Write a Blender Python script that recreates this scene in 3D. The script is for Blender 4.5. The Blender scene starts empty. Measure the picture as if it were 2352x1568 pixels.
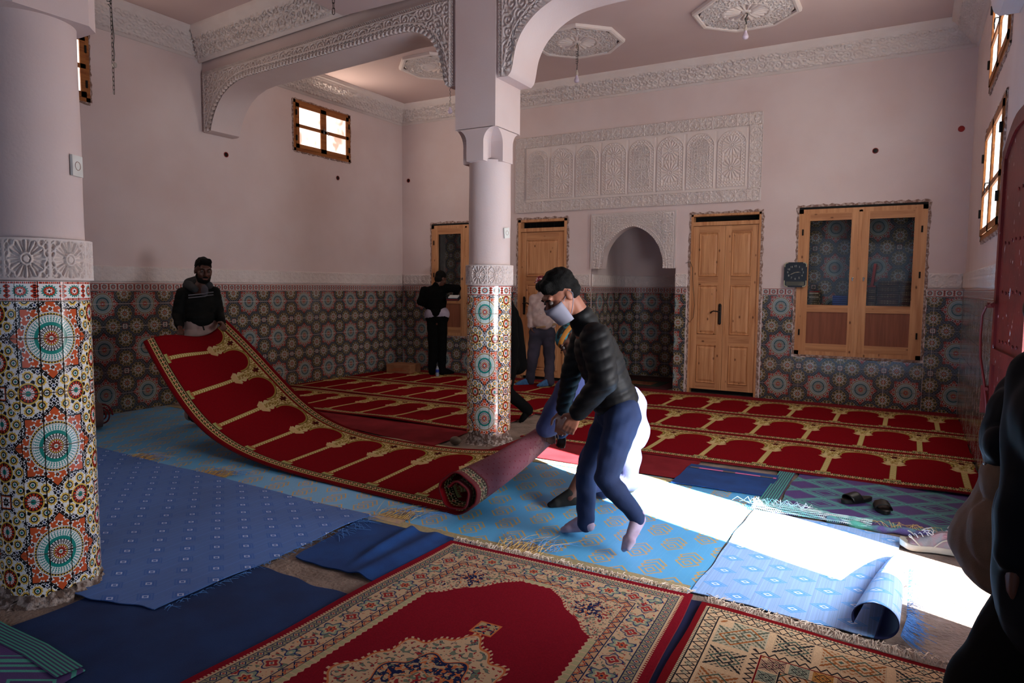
import bpy, bmesh, math, random
import numpy as np
from mathutils import Vector, Matrix
random.seed(7); RNG = np.random.default_rng(7)
SC = bpy.context.scene
COL = SC.collection
PI = math.pi

# ------------------------------------------------------------------ camera
CAMZ = 1.55
FPX, YAW, PIT, ROL = 1587.0, 0.522, 0.0789, 0.008
_cy, _sy, _cp, _sp = math.cos(YAW), math.sin(YAW), math.cos(PIT), math.sin(PIT)
FW = Vector((-_sy*_cp, _cy*_cp, -_sp)); _r = Vector((_cy, _sy, 0)); _u = _r.cross(FW)
RT = math.cos(ROL)*_r + math.sin(ROL)*_u; UP = -math.sin(ROL)*_r + math.cos(ROL)*_u
cam_d = bpy.data.cameras.new('camera'); cam = bpy.data.objects.new('camera', cam_d); COL.objects.link(cam)
cam_d.sensor_width = 36; cam_d.lens = 36*FPX/2352; cam_d.clip_start = 0.05; cam_d.clip_end = 200
_m = Matrix((RT, UP, -FW)).transposed().to_4x4(); _m.translation = Vector((0, 0, CAMZ)); cam.matrix_world = _m
SC.camera = cam

def seen(px, py, depth):
    px, py, depth = float(px), float(py), float(depth)
    """a point of the room measured in the photograph at a known distance"""
    return Vector((0, 0, CAMZ)) + depth*(FW + (px-1176)/FPX*RT - (py-784)/FPX*UP)

# ------------------------------------------------------------------ world, sun, lights, exposure
w = bpy.data.worlds.new('sky'); SC.world = w; w.use_nodes = True
nt = w.node_tree; nt.nodes.clear()
sky = nt.nodes.new('ShaderNodeTexSky'); sky.sky_type = 'HOSEK_WILKIE'; sky.turbidity = 3.0
sky.sun_direction = Vector((0.72, -0.30, 0.62)).normalized(); sky.ground_albedo = 0.4
bg = nt.nodes.new('ShaderNodeBackground'); bg.inputs[1].default_value = 1.2
wo = nt.nodes.new('ShaderNodeOutputWorld')
nt.links.new(sky.outputs[0], bg.inputs[0]); nt.links.new(bg.outputs[0], wo.inputs[0])

sd = bpy.data.lights.new('sun', 'SUN'); sd.energy = 105; sd.angle = 0.009; sd.color = (1, 0.95, 0.88)
so = bpy.data.objects.new('sun', sd); COL.objects.link(so)
SUN_DIR = Vector((-1.0, 0.41, -0.60)).normalized()
so.rotation_euler = SUN_DIR.to_track_quat('-Z', 'Y').to_euler()

def area(name, loc, direction, sx, sy, power, color):
    d = bpy.data.lights.new(name, 'AREA'); d.shape = 'RECTANGLE'; d.size = sx; d.size_y = sy; d.energy = power; d.color = color
    o = bpy.data.objects.new(name, d); COL.objects.link(o); o.location = loc
    o.rotation_euler = Vector(direction).to_track_quat('-Z', 'Z').to_euler(); return o
# daylight through the entrance doorway and windows; added fill lamp behind the camera
area('doorway_daylight', (0.75, 4.0, 1.25), (-1, 0.40, 0.0), 0.8, 2.2, 108, (0.95, 0.955, 1.0)).data.spread = 2.3
area('rear_fill', (-2.6, -2.1, 1.9), (-0.15, 1, -0.02), 5.0, 2.4, 31, (0.52, 0.72, 1.0))  # added bluish fill; the wall behind it has no opening
area('window_daylight', (0.50, 7.35, 2.55), (-1, 0, -0.1), 1.5, 0.9, 30, (1.0, 0.92, 0.82))
area('window_daylight', (0.50, 7.35, 3.9), (-1, 0, -0.1), 1.5, 0.9, 30, (1.0, 0.92, 0.82))
area('window_daylight', (-8.12, 8.2, 3.96), (1, 0, -0.1), 1.1, 0.7, 22, (1.0, 0.82, 0.68))
area('window_daylight', (-8.12, 3.9, 3.96), (1, 0, -0.1), 1.1, 0.7, 14, (1.0, 0.82, 0.68))

SC.view_settings.view_transform = 'Standard'; SC.view_settings.look = 'None'
SC.view_settings.gamma = 1.0; SC.view_settings.use_curve_mapping = False
SC.view_settings.exposure = 0.0
SC.cycles.use_denoising = True
SC.cycles.max_bounces = 8; SC.cycles.diffuse_bounces = 5; SC.cycles.glossy_bounces = 2
SC.cycles.transmission_bounces = 4; SC.cycles.transparent_max_bounces = 6
SC.cycles.sample_clamp_indirect = 6.0
SC.cycles.caustics_reflective = False; SC.cycles.caustics_refractive = False

# ------------------------------------------------------------------ helpers: objects
def reg(o, parent=None, label=None, cat=None, group=None, kind=None):
    if o.name not in COL.objects: COL.objects.link(o)
    if parent is not None: o.parent = parent
    if label: o['label'] = label
    if cat: o['category'] = cat
    if group: o['group'] = group
    if kind: o['kind'] = kind
    return o

def thing(name, label, cat, loc=(0, 0, 0), group=None, rz=0):
    o = bpy.data.objects.new(name, None); o.empty_display_size = .1; o.location = loc; o.rotation_euler = (0, 0, rz)
    return reg(o, None, label, cat, group)

def fastmesh(name, verts, faces, uv=None, smooth=False, mats=(), midx=None):
    verts = np.asarray(verts, np.float32).reshape(-1, 3)
    me = bpy.data.meshes.new(name)
    if isinstance(faces, np.ndarray):
        nf, k = faces.shape
        me.vertices.add(len(verts)); me.vertices.foreach_set('co', verts.ravel())
        me.loops.add(nf*k); me.loops.foreach_set('vertex_index', faces.astype(np.int32).ravel())
        me.polygons.add(nf); me.polygons.foreach_set('loop_start', np.arange(0, nf*k, k, dtype=np.int32))
        me.update(calc_edges=True)
    else:
        me.from_pydata(verts.tolist(), [], faces)
    if uv is not None:
        l = me.uv_layers.new(name='UVMap'); li = np.empty(len(me.loops), np.int32); me.loops.foreach_get('vertex_index', li)
        l.data.foreach_set('uv', np.asarray(uv, np.float32)[li].ravel())
    for m in (mats if isinstance(mats, (list, tuple)) else [mats]): me.materials.append(m)
    if smooth: me.polygons.foreach_set('use_smooth', np.ones(len(me.polygons), bool))
    if midx is not None: me.polygons.foreach_set('material_index', np.asarray(midx, np.int32))
    me.validate()
    return me

def link(name, me, parent=None, loc=None, world=None, **kw):
    """parent is placed by its own location; coordinates of me are world coordinates unless loc is given"""
    o = bpy.data.objects.new(name, me); reg(o, parent, **kw)
    if loc is not None: o.location = loc
    elif parent is not None: o.matrix_parent_inverse = wm(parent).inverted()
    return o

def wm(o):
    m = Matrix.LocRotScale(o.location, o.rotation_euler, o.scale)
    if o.parent is not None: m = wm(o.parent) @ o.matrix_parent_inverse @ m
    return m

def gridfaces(ny, nx, flip=False):
    a = (np.arange(ny-1)[:, None]*nx + np.arange(nx-1)[None]).ravel()
    f = np.stack([a, a+1, a+nx+1, a+nx], 1)
    return f[:, ::-1] if flip else f

def sheet(name, P, mat, parent=None, h=None, amp=0.0, uv=None, flip=False, smooth=True, **kw):
    """P (ny,nx,3) surface, pushed out along its normal by h*amp"""
    P = np.asarray(P, float); ny, nx = P.shape[:2]
    if h is not None:
        du = np.gradient(P, axis=1); dv = np.gradient(P, axis=0); n = np.cross(du, dv)
        n /= np.linalg.norm(n, axis=2, keepdims=True)+1e-9
        if flip: n = -n
        P = P + n*(h*amp)[..., None]
    uvv = None if uv is None else np.asarray(uv).reshape(-1, 2)
    me = fastmesh(name, P.reshape(-1, 3), gridfaces(ny, nx, flip), uvv, smooth, mat)
    return link(name, me, parent, **kw)

class MB:
    def __init__(s): s.v = []; s.f = []; s.m = []; s.mi = 0
    def add(s, vs, fs):
        n = len(s.v); s.v += [tuple(x) for x in vs]; s.f += [tuple(i+n for i in f) for f in fs]; s.m += [s.mi]*len(fs); return s
    def box(s, x0, x1, y0, y1, z0, z1, M=None, ch=0.0):
        if ch > 0: return s.cbox(x0, x1, y0, y1, z0, z1, ch, M)
        vs = [Vector((x, y, z)) for z in (z0, z1) for y in (y0, y1) for x in (x0, x1)]
        if M is not None: vs = [M @ v for v in vs]
        return s.add(vs, [(0, 2, 3, 1), (4, 5, 7, 6), (0, 1, 5, 4), (2, 6, 7, 3), (0, 4, 6, 2), (1, 3, 7, 5)])
    def cbox(s, x0, x1, y0, y1, z0, z1, c, M=None):
        bm = bmesh.new(); bmesh.ops.create_cube(bm, size=1)
        bmesh.ops.scale(bm, vec=(x1-x0, y1-y0, z1-z0), verts=bm.verts)
        bmesh.ops.translate(bm, vec=((x0+x1)/2, (y0+y1)/2, (z0+z1)/2), verts=bm.verts)
        bmesh.ops.bevel(bm, geom=bm.edges[:], offset=c, segments=1, affect='EDGES')
        if M is not None: bmesh.ops.transform(bm, matrix=M, verts=bm.verts)
        bm.verts.index_update(); s.add([v.co[:] for v in bm.verts], [[v.index for v in f.verts] for f in bm.faces]); bm.free(); return s
    def prism(s, poly, axis, a, b):
        """poly list of 2D points; axis 'x','y','z' extruded from a to b"""
        def P(p, t): return {'y': (p[0], t, p[1]), 'x': (t, p[0], p[1]), 'z': (p[0], p[1], t)}[axis]
        n = len(poly); vs = [P(p, a) for p in poly]+[P(p, b) for p in poly]
        fs = [tuple(range(n)), tuple(range(2*n-1, n-1, -1))]+[(i, i+n, (i+1) % n+n, (i+1) % n) for i in range(n)]
        return s.add(vs, fs)
    def tube(s, pts, r, n=8, caps=True):
        pts = [Vector(p) for p in pts]; R = r if isinstance(r, (list, tuple)) else [r]*len(pts); vs = []; fs = []
        prev = None
        for i, p in enumerate(pts):
            d = (pts[min(i+1, len(pts)-1)]-pts[max(i-1, 0)]).normalized()
            a = prev if prev is not None else (Vector((0, 0, 1)) if abs(d.z) < .9 else Vector((1, 0, 0)))
            a = (a-d*a.dot(d))
            if a.length < 1e-6: a = d.orthogonal()
            a.normalize(); prev = a; b = d.cross(a)
            vs += [p+R[i]*(math.cos(2*PI*k/n)*a+math.sin(2*PI*k/n)*b) for k in range(n)]
        for i in range(len(pts)-1):
            for k in range(n): fs.append((i*n+k, i*n+(k+1) % n, (i+1)*n+(k+1) % n, (i+1)*n+k))
        if caps: fs += [tuple(range(n-1, -1, -1)), tuple((len(pts)-1)*n+k for k in range(n))]
        return s.add(vs, fs)
    def lathe(s, prof, c=(0, 0, 0), n=32, M=None, arc=2*PI):
        vs = []; fs = []; m = n if arc >= 2*PI-1e-6 else n+1
        for (r, z) in prof:
            for k in range(m):
                v = Vector((r*math.cos(arc*k/n), r*math.sin(arc*k/n), z))
                if M is not None: v = M @ v
                vs.append(v+Vector(c))
        for i in range(len(prof)-1):
            for k in range(n): fs.append((i*m+k, i*m+(k+1) % m, (i+1)*m+(k+1) % m, (i+1)*m+k))
        return s.add(vs, fs)
    def sphere(s, c, r, n=12, sc=(1, 1, 1), M=None):
        prof = [(r*math.sin(PI*i/(n//2+2)), -r*math.cos(PI*i/(n//2+2))) for i in range(n//2+3)]
        vs = []; fs = []
        for (a, z) in prof:
            for k in range(n):
                v = Vector((a*math.cos(2*PI*k/n)*sc[0], a*math.sin(2*PI*k/n)*sc[1], z*sc[2]))
                if M is not None: v = M @ v
                vs.append(v+Vector(c))
        for i in range(len(prof)-1):
            for k in range(n): fs.append((i*n+k, i*n+(k+1) % n, (i+1)*n+(k+1) % n, (i+1)*n+k))
        return s.add(vs, fs)
    def mesh(s, name, mats, smooth=False):
        me = bpy.data.meshes.new(name); me.from_pydata(s.v, [], s.f)
        for m in (mats if isinstance(mats, (list, tuple)) else [mats]): me.materials.append(m)
        me.polygons.foreach_set('material_index', np.asarray(s.m, np.int32))
        if smooth:
            me.polygons.foreach_set('use_smooth', np.ones(len(me.polygons), bool))
            try: me.set_sharp_from_angle(angle=math.radians(40))
            except Exception: pass
        me.update(); return me
    def build(s, name, mats, parent=None, smooth=False, **kw):
        return link(name, s.mesh(name, mats, smooth), parent, **kw)

# ------------------------------------------------------------------ helpers: materials
def newmat(name):
    m = bpy.data.materials.new(name); m.use_nodes = True; t = m.node_tree; t.nodes.clear()
    b = t.nodes.new('ShaderNodeBsdfPrincipled'); o = t.nodes.new('ShaderNodeOutputMaterial'); t.links.new(b.outputs[0], o.inputs[0])
    return m, t, b
def srgb(c):
    return tuple(((x/12.92) if x <= .04045 else ((x+.055)/1.055)**2.4) for x in c)
def noise_bump(t, b, scale, strength, coord='Object', dist=0.01, detail=3):
    tc = t.nodes.new('ShaderNodeTexCoord'); n = t.nodes.new('ShaderNodeTexNoise'); n.inputs['Scale'].default_value = scale; n.inputs['Detail'].default_value = detail
    bu = t.nodes.new('ShaderNodeBump'); bu.inputs['Strength'].default_value = strength; bu.inputs['Distance'].default_value = dist
    t.links.new(tc.outputs[coord], n.inputs['Vector']); t.links.new(n.outputs[0], bu.inputs['Height']); t.links.new(bu.outputs[0], b.inputs['Normal'])
    return tc, n
def plain(name, c, c2=None, rough=.7, scale=4, spec=.4, bump=0, bscale=80, metal=0, bdist=.01, lo=.4, hi=.6, sheen=0):
    """procedural colour: c, mottled towards c2 by noise"""
    m, t, b = newmat(name); b.inputs['Roughness'].default_value = rough; b.inputs['Metallic'].default_value = metal
    b.inputs['Specular IOR Level'].default_value = spec
    if sheen: b.inputs['Sheen Weight'].default_value = sheen
    if bump: noise_bump(t, b, bscale, bump, dist=bdist)
    c2 = c2 or tuple(x*.88 for x in c)
    tc = t.nodes.new('ShaderNodeTexCoord'); n = t.nodes.new('ShaderNodeTexNoise'); n.inputs['Scale'].default_value = scale; n.inputs['Detail'].default_value = 4
    r = t.nodes.new('ShaderNodeValToRGB'); r.color_ramp.elements[0].position = lo; r.color_ramp.elements[1].position = hi
    r.color_ramp.elements[0].color = (*srgb(c), 1); r.color_ramp.elements[1].color = (*srgb(c2), 1)
    t.links.new(tc.outputs['Object'], n.inputs['Vector']); t.links.new(n.outputs[0], r.inputs[0]); t.links.new(r.outputs[0], b.inputs['Base Color'])
    return m
def mkimg(name, rgb):
    h, w_, _ = rgb.shape; im = bpy.data.images.new(name, w_, h, alpha=False)
    a = np.ones((h, w_, 4), np.float32); a[..., :3] = np.clip(rgb, 0, 1); im.pixels.foreach_set(a.ravel()); im.update(); im.pack(); return im
def patterned(name, rgb, rough=.8, bump=0, bscale=300, spec=.3, grime=None, imgbump=0, coat=0, dist=.004):
    """a pattern computed below, laid on by UV (tiles, woven and printed patterns)"""
    m, t, b = newmat(name); b.inputs['Roughness'].default_value = rough; b.inputs['Specular IOR Level'].default_value = spec
    if coat: b.inputs['Coat Weight'].default_value = coat; b.inputs['Coat Roughness'].default_value = .08
    im = t.nodes.new('ShaderNodeTexImage'); im.image = mkimg(name, rgb); im.extension = 'REPEAT'
    out = im.outputs[0]
    if grime:
        tc = t.nodes.new('ShaderNodeTexCoord'); n = t.nodes.new('ShaderNodeTexNoise'); n.inputs['Scale'].default_value = grime[0]; n.inputs['Detail'].default_value = 5
        r = t.nodes.new('ShaderNodeMapRange'); r.inputs[1].default_value = .45; r.inputs[2].default_value = .8; r.inputs[3].default_value = 1; r.inputs[4].default_value = grime[1]
        mx = t.nodes.new('ShaderNodeMix'); mx.data_type = 'RGBA'; mx.blend_type = 'MULTIPLY'; mx.inputs[0].default_value = 1
        t.links.new(tc.outputs['Object'], n.inputs['Vector']); t.links.new(n.outputs[0], r.inputs[0]); t.links.new(out, mx.inputs[6]); t.links.new(r.outputs[0], mx.inputs[7]); out = mx.outputs[2]
    t.links.new(out, b.inputs['Base Color'])
    if bump: noise_bump(t, b, bscale, bump, dist=dist, detail=2)
    return m
def wood(name, c1, c2, grain='z', knots=True, rough=.55):
    m, t, b = newmat(name); b.inputs['Roughness'].default_value = rough; b.inputs['Specular IOR Level'].default_value = .3
    tc = t.nodes.new('ShaderNodeTexCoord'); mp = t.nodes.new('ShaderNodeMapping'); s = [14, 14, 14]; s['xyz'.index(grain)] = .9
    mp.inputs['Scale'].default_value = s; n = t.nodes.new('ShaderNodeTexNoise'); n.inputs['Scale'].default_value = 1.6; n.inputs['Detail'].default_value = 6; n.inputs['Distortion'].default_value = .8
    r = t.nodes.new('ShaderNodeValToRGB'); r.color_ramp.elements[0].position = .35; r.color_ramp.elements[1].position = .68
    r.color_ramp.elements[0].color = (*srgb(c1), 1); r.color_ramp.elements[1].color = (*srgb(c2), 1)
    t.links.new(tc.outputs['Object'], mp.inputs[0]); t.links.new(mp.outputs[0], n.inputs['Vector']); t.links.new(n.outputs[0], r.inputs[0]); out = r.outputs[0]
    if knots:
        mp2 = t.nodes.new('ShaderNodeMapping'); s2 = [1, 1, 1]; s2['xyz'.index(grain)] = .55; mp2.inputs['Scale'].default_value = s2
        v = t.nodes.new('ShaderNodeTexVoronoi'); v.inputs['Scale'].default_value = 9; v.inputs['Randomness'].default_value = 1
        r2 = t.nodes.new('ShaderNodeValToRGB'); r2.color_ramp.elements[0].position = .05; r2.color_ramp.elements[1].position = .14
        r2.color_ramp.elements[0].color = (*srgb((.36, .18, .09)), 1); r2.color_ramp.elements[1].color = (1, 1, 1, 1)
        mx = t.nodes.new('ShaderNodeMix'); mx.data_type = 'RGBA'; mx.blend_type = 'MULTIPLY'; mx.inputs[0].default_value = .85
        t.links.new(tc.outputs['Object'], mp2.inputs[0]); t.links.new(mp2.outputs[0], v.inputs['Vector']); t.links.new(v.outputs['Distance'], r2.inputs[0])
        t.links.new(out, mx.inputs[6]); t.links.new(r2.outputs[0], mx.inputs[7]); out = mx.outputs[2]
    t.links.new(out, b.inputs['Base Color']); return m
def emit(name, c, s):
    m, t, b = newmat(name); b.inputs['Base Color'].default_value = (*c, 1); b.inputs['Emission Color'].default_value = (*c, 1); b.inputs['Emission Strength'].default_value = s; return m

# ------------------------------------------------------------------ pattern arithmetic (numpy)
def hexc(s): return np.array([int(s[i:i+2], 16)/255 for i in (0, 2, 4)], np.float32)
def paint(img, mask, c): img[mask] = c
def zellige(pal, N=1024):
    g = (np.arange(N)+.5)/N-.5; X, Y = np.meshgrid(g, g); img = np.zeros((N, N, 3), np.float32)
    img[:] = pal['base']
    k = 30; u_, v_ = (X+Y)*k*.7071*1.4142/1.4142, (X-Y)*k*.7071; a = (((X+Y)*k/2) % 1)-.5; b = (((X-Y)*k/2) % 1)-.5; par = (np.floor((X+Y)*k/2)+np.floor((X-Y)*k/2)) % 2
    rr = np.hypot(a, b); th = np.arctan2(b, a); star = rr < .40+.10*np.cos(6*th)
    paint(img, star, pal['dot']); paint(img, rr < .20, pal['base']); paint(img, (rr < .20) & (par > 0), pal['blue']); e = np.minimum(abs(a), abs(b)); paint(img, (e > .41), pal['base'])
    # eight pointed star
    A = .272; st = (np.maximum(abs(X), abs(Y)) < A) | ((abs(X)+abs(Y)) < A*1.414)
    A2 = .262; st2 = (np.maximum(abs(X), abs(Y)) < A2) | ((abs(X)+abs(Y)) < A2*1.414)
    paint(img, st, pal['base']); paint(img, st2, pal['star'])
    R = np.hypot(X, Y); T = np.arctan2(Y, X)
    for n, r0, sz, off in ((16, .266, .036, .5), (16, .318, .030, 0.), (8, .358, .026, .0), (8, .345, .02, .18), (8, .345, .02, -.18)):
        tt = (T*n/(2*PI)+off) % 1-.5; d = np.hypot(tt*2*PI/n*r0, R-r0)
        ph = np.arctan2(R-r0, tt*2*PI/n*r0); m = (d < sz*(.78+.22*np.cos(5*ph))) & st2
        paint(img, m, pal['white']); paint(img, (d < sz*.45) & st2, pal['base'])
        paint(img, (d < sz*.22) & st2, pal['star'])
    # medallion
    W = pal['white']; D = pal['base']
    def ring(r0, r1, c, n=0, duty=.5, off=0.):
        m = (R >= r0) & (R < r1)
        if n: m &= (((T*n/(2*PI)+off) % 1) < duty)
        paint(img, m, c)
    ring(0, .243, D); ring(.232, .241, W); ring(.218, .230, pal['yellow'], 52, .62); ring(.205, .213, W)
    ring(.137, .204, pal['band']); ring(.150, .202, W, 44, pal['duty']); ring(.158, .168, pal['teal'], 44, .3, .08); ring(.176, .186, pal['teal'], 44, .3, .08)
    ring(.118, .146, pal['teal']); ring(.066, .117, D); ring(.068, .116, W, 24, .62); ring(.083, .105, D, 24, .24, -.19)
    ring(.056, .066, pal['yellow'], 28, .7); ring(.020, .054, pal['red'], 14, .62); ring(.040, .056, W, 14, .3, .35); ring(.011, .02, W); ring(0, .011, pal['teal'])
    # rosettes and their rings of little circles
    n, rr_, cr, co = pal['ros']
    for cx, cy in ((.5, .22), (.5, -.22), (.22, .5), (-.22, .5)):
        x = (X-cx+.5) % 1-.5; y = (Y-cy+.5) % 1-.5; r = np.hypot(x, y); t = np.arctan2(y, x)
        paint(img, (r < rr_+cr*.6), D); tt = (t*n/(2*PI)+.5) % 1-.5
        paint(img, (r > co) & (r < rr_-cr*.9) & (abs(tt) < .27), W)
        paint(img, (r > co*1.3) & (r < rr_+cr*.7) & (abs(abs(tt)-.5) < .10), W)
        d = np.hypot(tt*2*PI/n*rr_, r-rr_); ph = np.arctan2(r-rr_, tt*2*PI/n*rr_)
        paint(img, d < cr*1.12, W if cr > .04 else D); paint(img, (d < cr*(.92+.08*np.cos(10*ph))), pal['yellow']); paint(img, d < cr*.62, D); paint(img, (d < cr*.42) & (d > cr*.25), W if cr > .04 else pal['base2']); paint(img, d < cr*.22, pal['teal'])
        paint(img, r < co, pal['yellow']); paint(img, (r < co*.86), D); tt2 = (t*14/(2*PI)) % 1
        paint(img, (r < co*.80) & (tt2 < .66), pal['red']); paint(img, (r < co*.55) & (tt2 > .3), W); paint(img, r < co*.25, pal['teal'])
    x = (X) % 1-.5; y = (Y) % 1-.5; q = np.maximum(abs(x), abs(y)); r = np.hypot(x, y); t = np.arctan2(y, x)
    paint(img, q < .070, D); paint(img, q < .060, pal['star']); paint(img, q < .05, W); paint(img, r < .036+.008*np.cos(8*t), D); paint(img, r < .015, W)
    return img
def frieze(pal, N=512, M=96):
    """two motifs per 0.104 m; v from 0 (bottom) to 1"""
    u = (np.arange(N)+.5)/N; v = (np.arange(M)+.5)/M; U, V = np.meshgrid(u, v); img = np.zeros((M, N, 3), np.float32); img[:] = pal['white']
    x = (U*1.) % 1-.5; y = (V-.5)*.92
    for v0, v1 in ((.04, .14), (.86, .96)):
        m = (V > v0) & (V < v1) & (((U*14) % 1) < .8); paint(img, m, pal['red']); paint(img, (V > v0) & (V < v1) & (((U*5) % 1) < .12), pal['base'])
    r = np.hypot(x*1.0, y); t = np.arctan2(y, x*1.0)
    paint(img, r < .27+.035*np.cos(16*t), pal['teal']); paint(img, r < .20+.02*np.cos(12*t), pal['red']); paint(img, r < .11+.03*np.cos(8*t), pal['white']); paint(img, r < .05, pal['base'])
    xx = abs(abs(x)-.5); m = (abs(y) < .32) & (xx < .10+.05*np.cos(y*30)); paint(img, m, pal['red']); paint(img, (xx < .045) & (abs(y) < .3) & (((y*9) % 1) < .6), pal['base'])
    return img
PAL_WALL = dict(base=hexc('2b2c30'), base2=hexc('1c2430'), blue=hexc('39435a'), dot=hexc('66696d'), star=hexc('8c4038'), white=hexc('b8b6b3'), yellow=hexc('a98a46'), band=hexc('7f8e90'), teal=hexc('35585f'), red=hexc('a23a2b'), duty=.34, ros=(10, .138, .036, .056))
PAL_COL = dict(base=hexc('14161a'), base2=hexc('151a3a'), blue=hexc('1f3570'), dot=hexc('eeeeee'), star=hexc('cf5a30'), white=hexc('f4f4f2'), yellow=hexc('e6be55'), band=hexc('6aa9a4'), teal=hexc('1f8a80'), red=hexc('c33a1e'), duty=.66, ros=(8, .158, .050, .100))
def smst(x, a, b): t_ = np.clip((x-a)/(b-a), 0, 1); return t_*t_*(3-2*t_)
def rib(x, w_, s=.5): return 1-smst(abs(x), w_*s, w_)
def h_geo(u, v, c, k=12):
    """carved twelve-fold rosettes in square cells of side c"""
    x = (u/c) % 1-.5; y = (v/c) % 1-.5; r = np.hypot(x, y); t = np.arctan2(y, x); s = (t*k/(2*PI)) % 1-.5
    h = rib(abs(s)-.5+.0, .13)*(r > .12)*(r < .40)*1.
    h = np.maximum(h, rib(r-.41-.02*np.cos(k*t), .035)); h = np.maximum(h, rib(r-.115, .03)); h = np.maximum(h, (r < .07)*1.)
    h = np.maximum(h, rib(np.maximum(abs(x), abs(y))-.485, .035))
    h = np.maximum(h, (r > .42)*rib(((x+y)*6) % 1-.5, .16)); h = np.maximum(h, (r > .42)*rib(((x-y)*6) % 1-.5, .16))
    h = np.maximum(h, (r > .18)*(r < .40)*.55*rib(s, .12))
    return h
def h_daisy(u, v, c, k=16):
    """big petalled flowers"""
    x = (u/c) % 1-.5; y = (v/c) % 1-.5; r = np.hypot(x, y); t = np.arctan2(y, x); s = (t*k/(2*PI)) % 1-.5
    h = np.clip(1-(abs(s)*2.3)**2, 0, 1)*(r > .13)*(r < .46)*smst(.47-r, 0, .05); h = np.maximum(h, rib(r-.10, .03)); h = np.maximum(h, .7*(r < .05))
    a = ((x*9) % 1)-.5; b = ((y*9) % 1)-.5; h = np.maximum(h, (r > .48)*.8*np.clip(1-(np.hypot(a, b)*2.4)**2, 0, 1)); return h
def h_arab(u, v, s_, seed=3):
    """scrolls around jittered seeds"""
    gx = np.floor(u/s_); gy = np.floor(v/s_); best = np.full(u.shape, 9.); b2 = best.copy(); dx = u*0; dy = u*0; sg = u*0
    for i in (-1, 0, 1):
        for j in (-1, 0, 1):
            cx = gx+i; cy = gy+j; hsh = np.sin(cx*127.1+cy*311.7+seed)*43758.5; hs = hsh-np.floor(hsh); hs2 = (hs*57.3) % 1
            px_ = (cx+.5+.45*(hs-.5))*s_; py_ = (cy+.5+.45*(hs2-.5))*s_; ex = (u-px_)/s_; ey = (v-py_)/s_; d = np.hypot(ex, ey)
            m = d < best; b2 = np.where(m, best, np.minimum(b2, d)); sg = np.where(m, np.where(hs > .5, 1., -1.), sg); dx = np.where(m, ex, dx); dy = np.where(m, ey, dy); best = np.where(m, d, best)
    t = np.arctan2(dy, dx); h = .5+.5*np.sin(sg*t+best*19); h = smst(h, .35, .8); h = np.maximum(h, rib(b2-best, .13)*.9); return h
def h_rope(u, v, p): return .5+.5*np.sin(2*PI*(u+v)/p)

# ------------------------------------------------------------------ materials of the place
M_plaster = plain('white_plaster', (.84, .775, .765), (.81, .73, .715), rough=.9, scale=1.3, bump=.12, bscale=60, bdist=.01, lo=.35, hi=.7)
M_carved = plain('carved_plaster', (.86, .81, .79), (.845, .79, .77), rough=.9, scale=5)
M_ceil = plain('ceiling_plaster', (.80, .71, .69), (.77, .67, .65), rough=.9, scale=.8, lo=.35, hi=.7)
M_concrete = plain('worn_concrete', (.55, .48, .43), (.44, .37, .33), rough=.9, scale=6, bump=.6, bscale=45, bdist=.02, lo=.35, hi=.65)
M_rough = plain('broken_plaster', (.72, .66, .62), (.42, .34, .30), rough=.95, scale=28, bump=.9, bscale=60, bdist=.02, lo=.4, hi=.55)
M_raw = plain('raw_mortar_edge', (.52, .41, .37), (.72, .64, .61), rough=.95, scale=30, bump=.8, bscale=70, lo=.45, hi=.6)
M_grout = plain('grout', (.52, .50, .48), rough=.9, scale=20)
M_zw = patterned('zellige_wall', zellige(PAL_WALL), rough=.16, spec=.55, grime=(3, .8))
M_zc = patterned('zellige_column', zellige(PAL_COL), rough=.18, spec=.5)
M_fw = patterned('frieze_wall', frieze(PAL_WALL), rough=.18, spec=.5)
M_fc = patterned('frieze_column', frieze(PAL_COL), rough=.18, spec=.5)
M_pine = wood('pine', (.80, .59, .42), (.69, .47, .31), 'z')
M_pineh = wood('pine_cross_grain', (.77, .56, .39), (.64, .43, .29), 'x')
M_piney = wood('pine_window', (.66, .42, .22), (.50, .28, .13), 'y', knots=False)
M_ply = wood('red_plywood', (.55, .33, .24), (.47, .27, .19), 'z', knots=False)
M_black = plain('black', (.02, .02, .02), rough=.8)
M_iron = plain('dark_iron', (.10, .09, .09), (.16, .13, .12), rough=.45, metal=.6)
M_steel = plain('steel', (.55, .55, .56), rough=.3, metal=1)
M_wire = plain('dark_wire', (.13, .15, .14), rough=.5)
M_glass, _t, _b = newmat('window_glass'); _b.inputs['Base Color'].default_value = (.02, .025, .025, 1); _b.inputs['Roughness'].default_value = .02
_b.inputs['Alpha'].default_value = .16; _b.inputs['Specular IOR Level'].default_value = .8
def lit_pane(name, c1, c2, s):
    m, t, b = newmat(name); b.inputs['Base Color'].default_value = (.8, .8, .8, 1); b.inputs['Roughness'].default_value = .3
    tc = t.nodes.new('ShaderNodeTexCoord'); n = t.nodes.new('ShaderNodeTexNoise'); n.inputs['Scale'].default_value = 3.2; n.inputs['Detail'].default_value = 2
    r = t.nodes.new('ShaderNodeValToRGB'); r.color_ramp.elements[0].position = .36; r.color_ramp.elements[1].position = .47
    r.color_ramp.elements[0].color = (*c2, 1); r.color_ramp.elements[1].color = (*c1, 1)
    t.links.new(tc.outputs['Object'], n.inputs['Vector']); t.links.new(n.outputs[0], r.inputs[0]); t.links.new(r.outputs[0], b.inputs['Emission Color']); b.inputs['Emission Strength'].default_value = s; return m
M_paneL = lit_pane('frosted_pane_warm', (1, .90, .82), (.45, .26, .18), 1.7)
M_paneR = lit_pane('frosted_pane_white', (1, .98, .93), (.85, .80, .70), 2.9)
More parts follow.
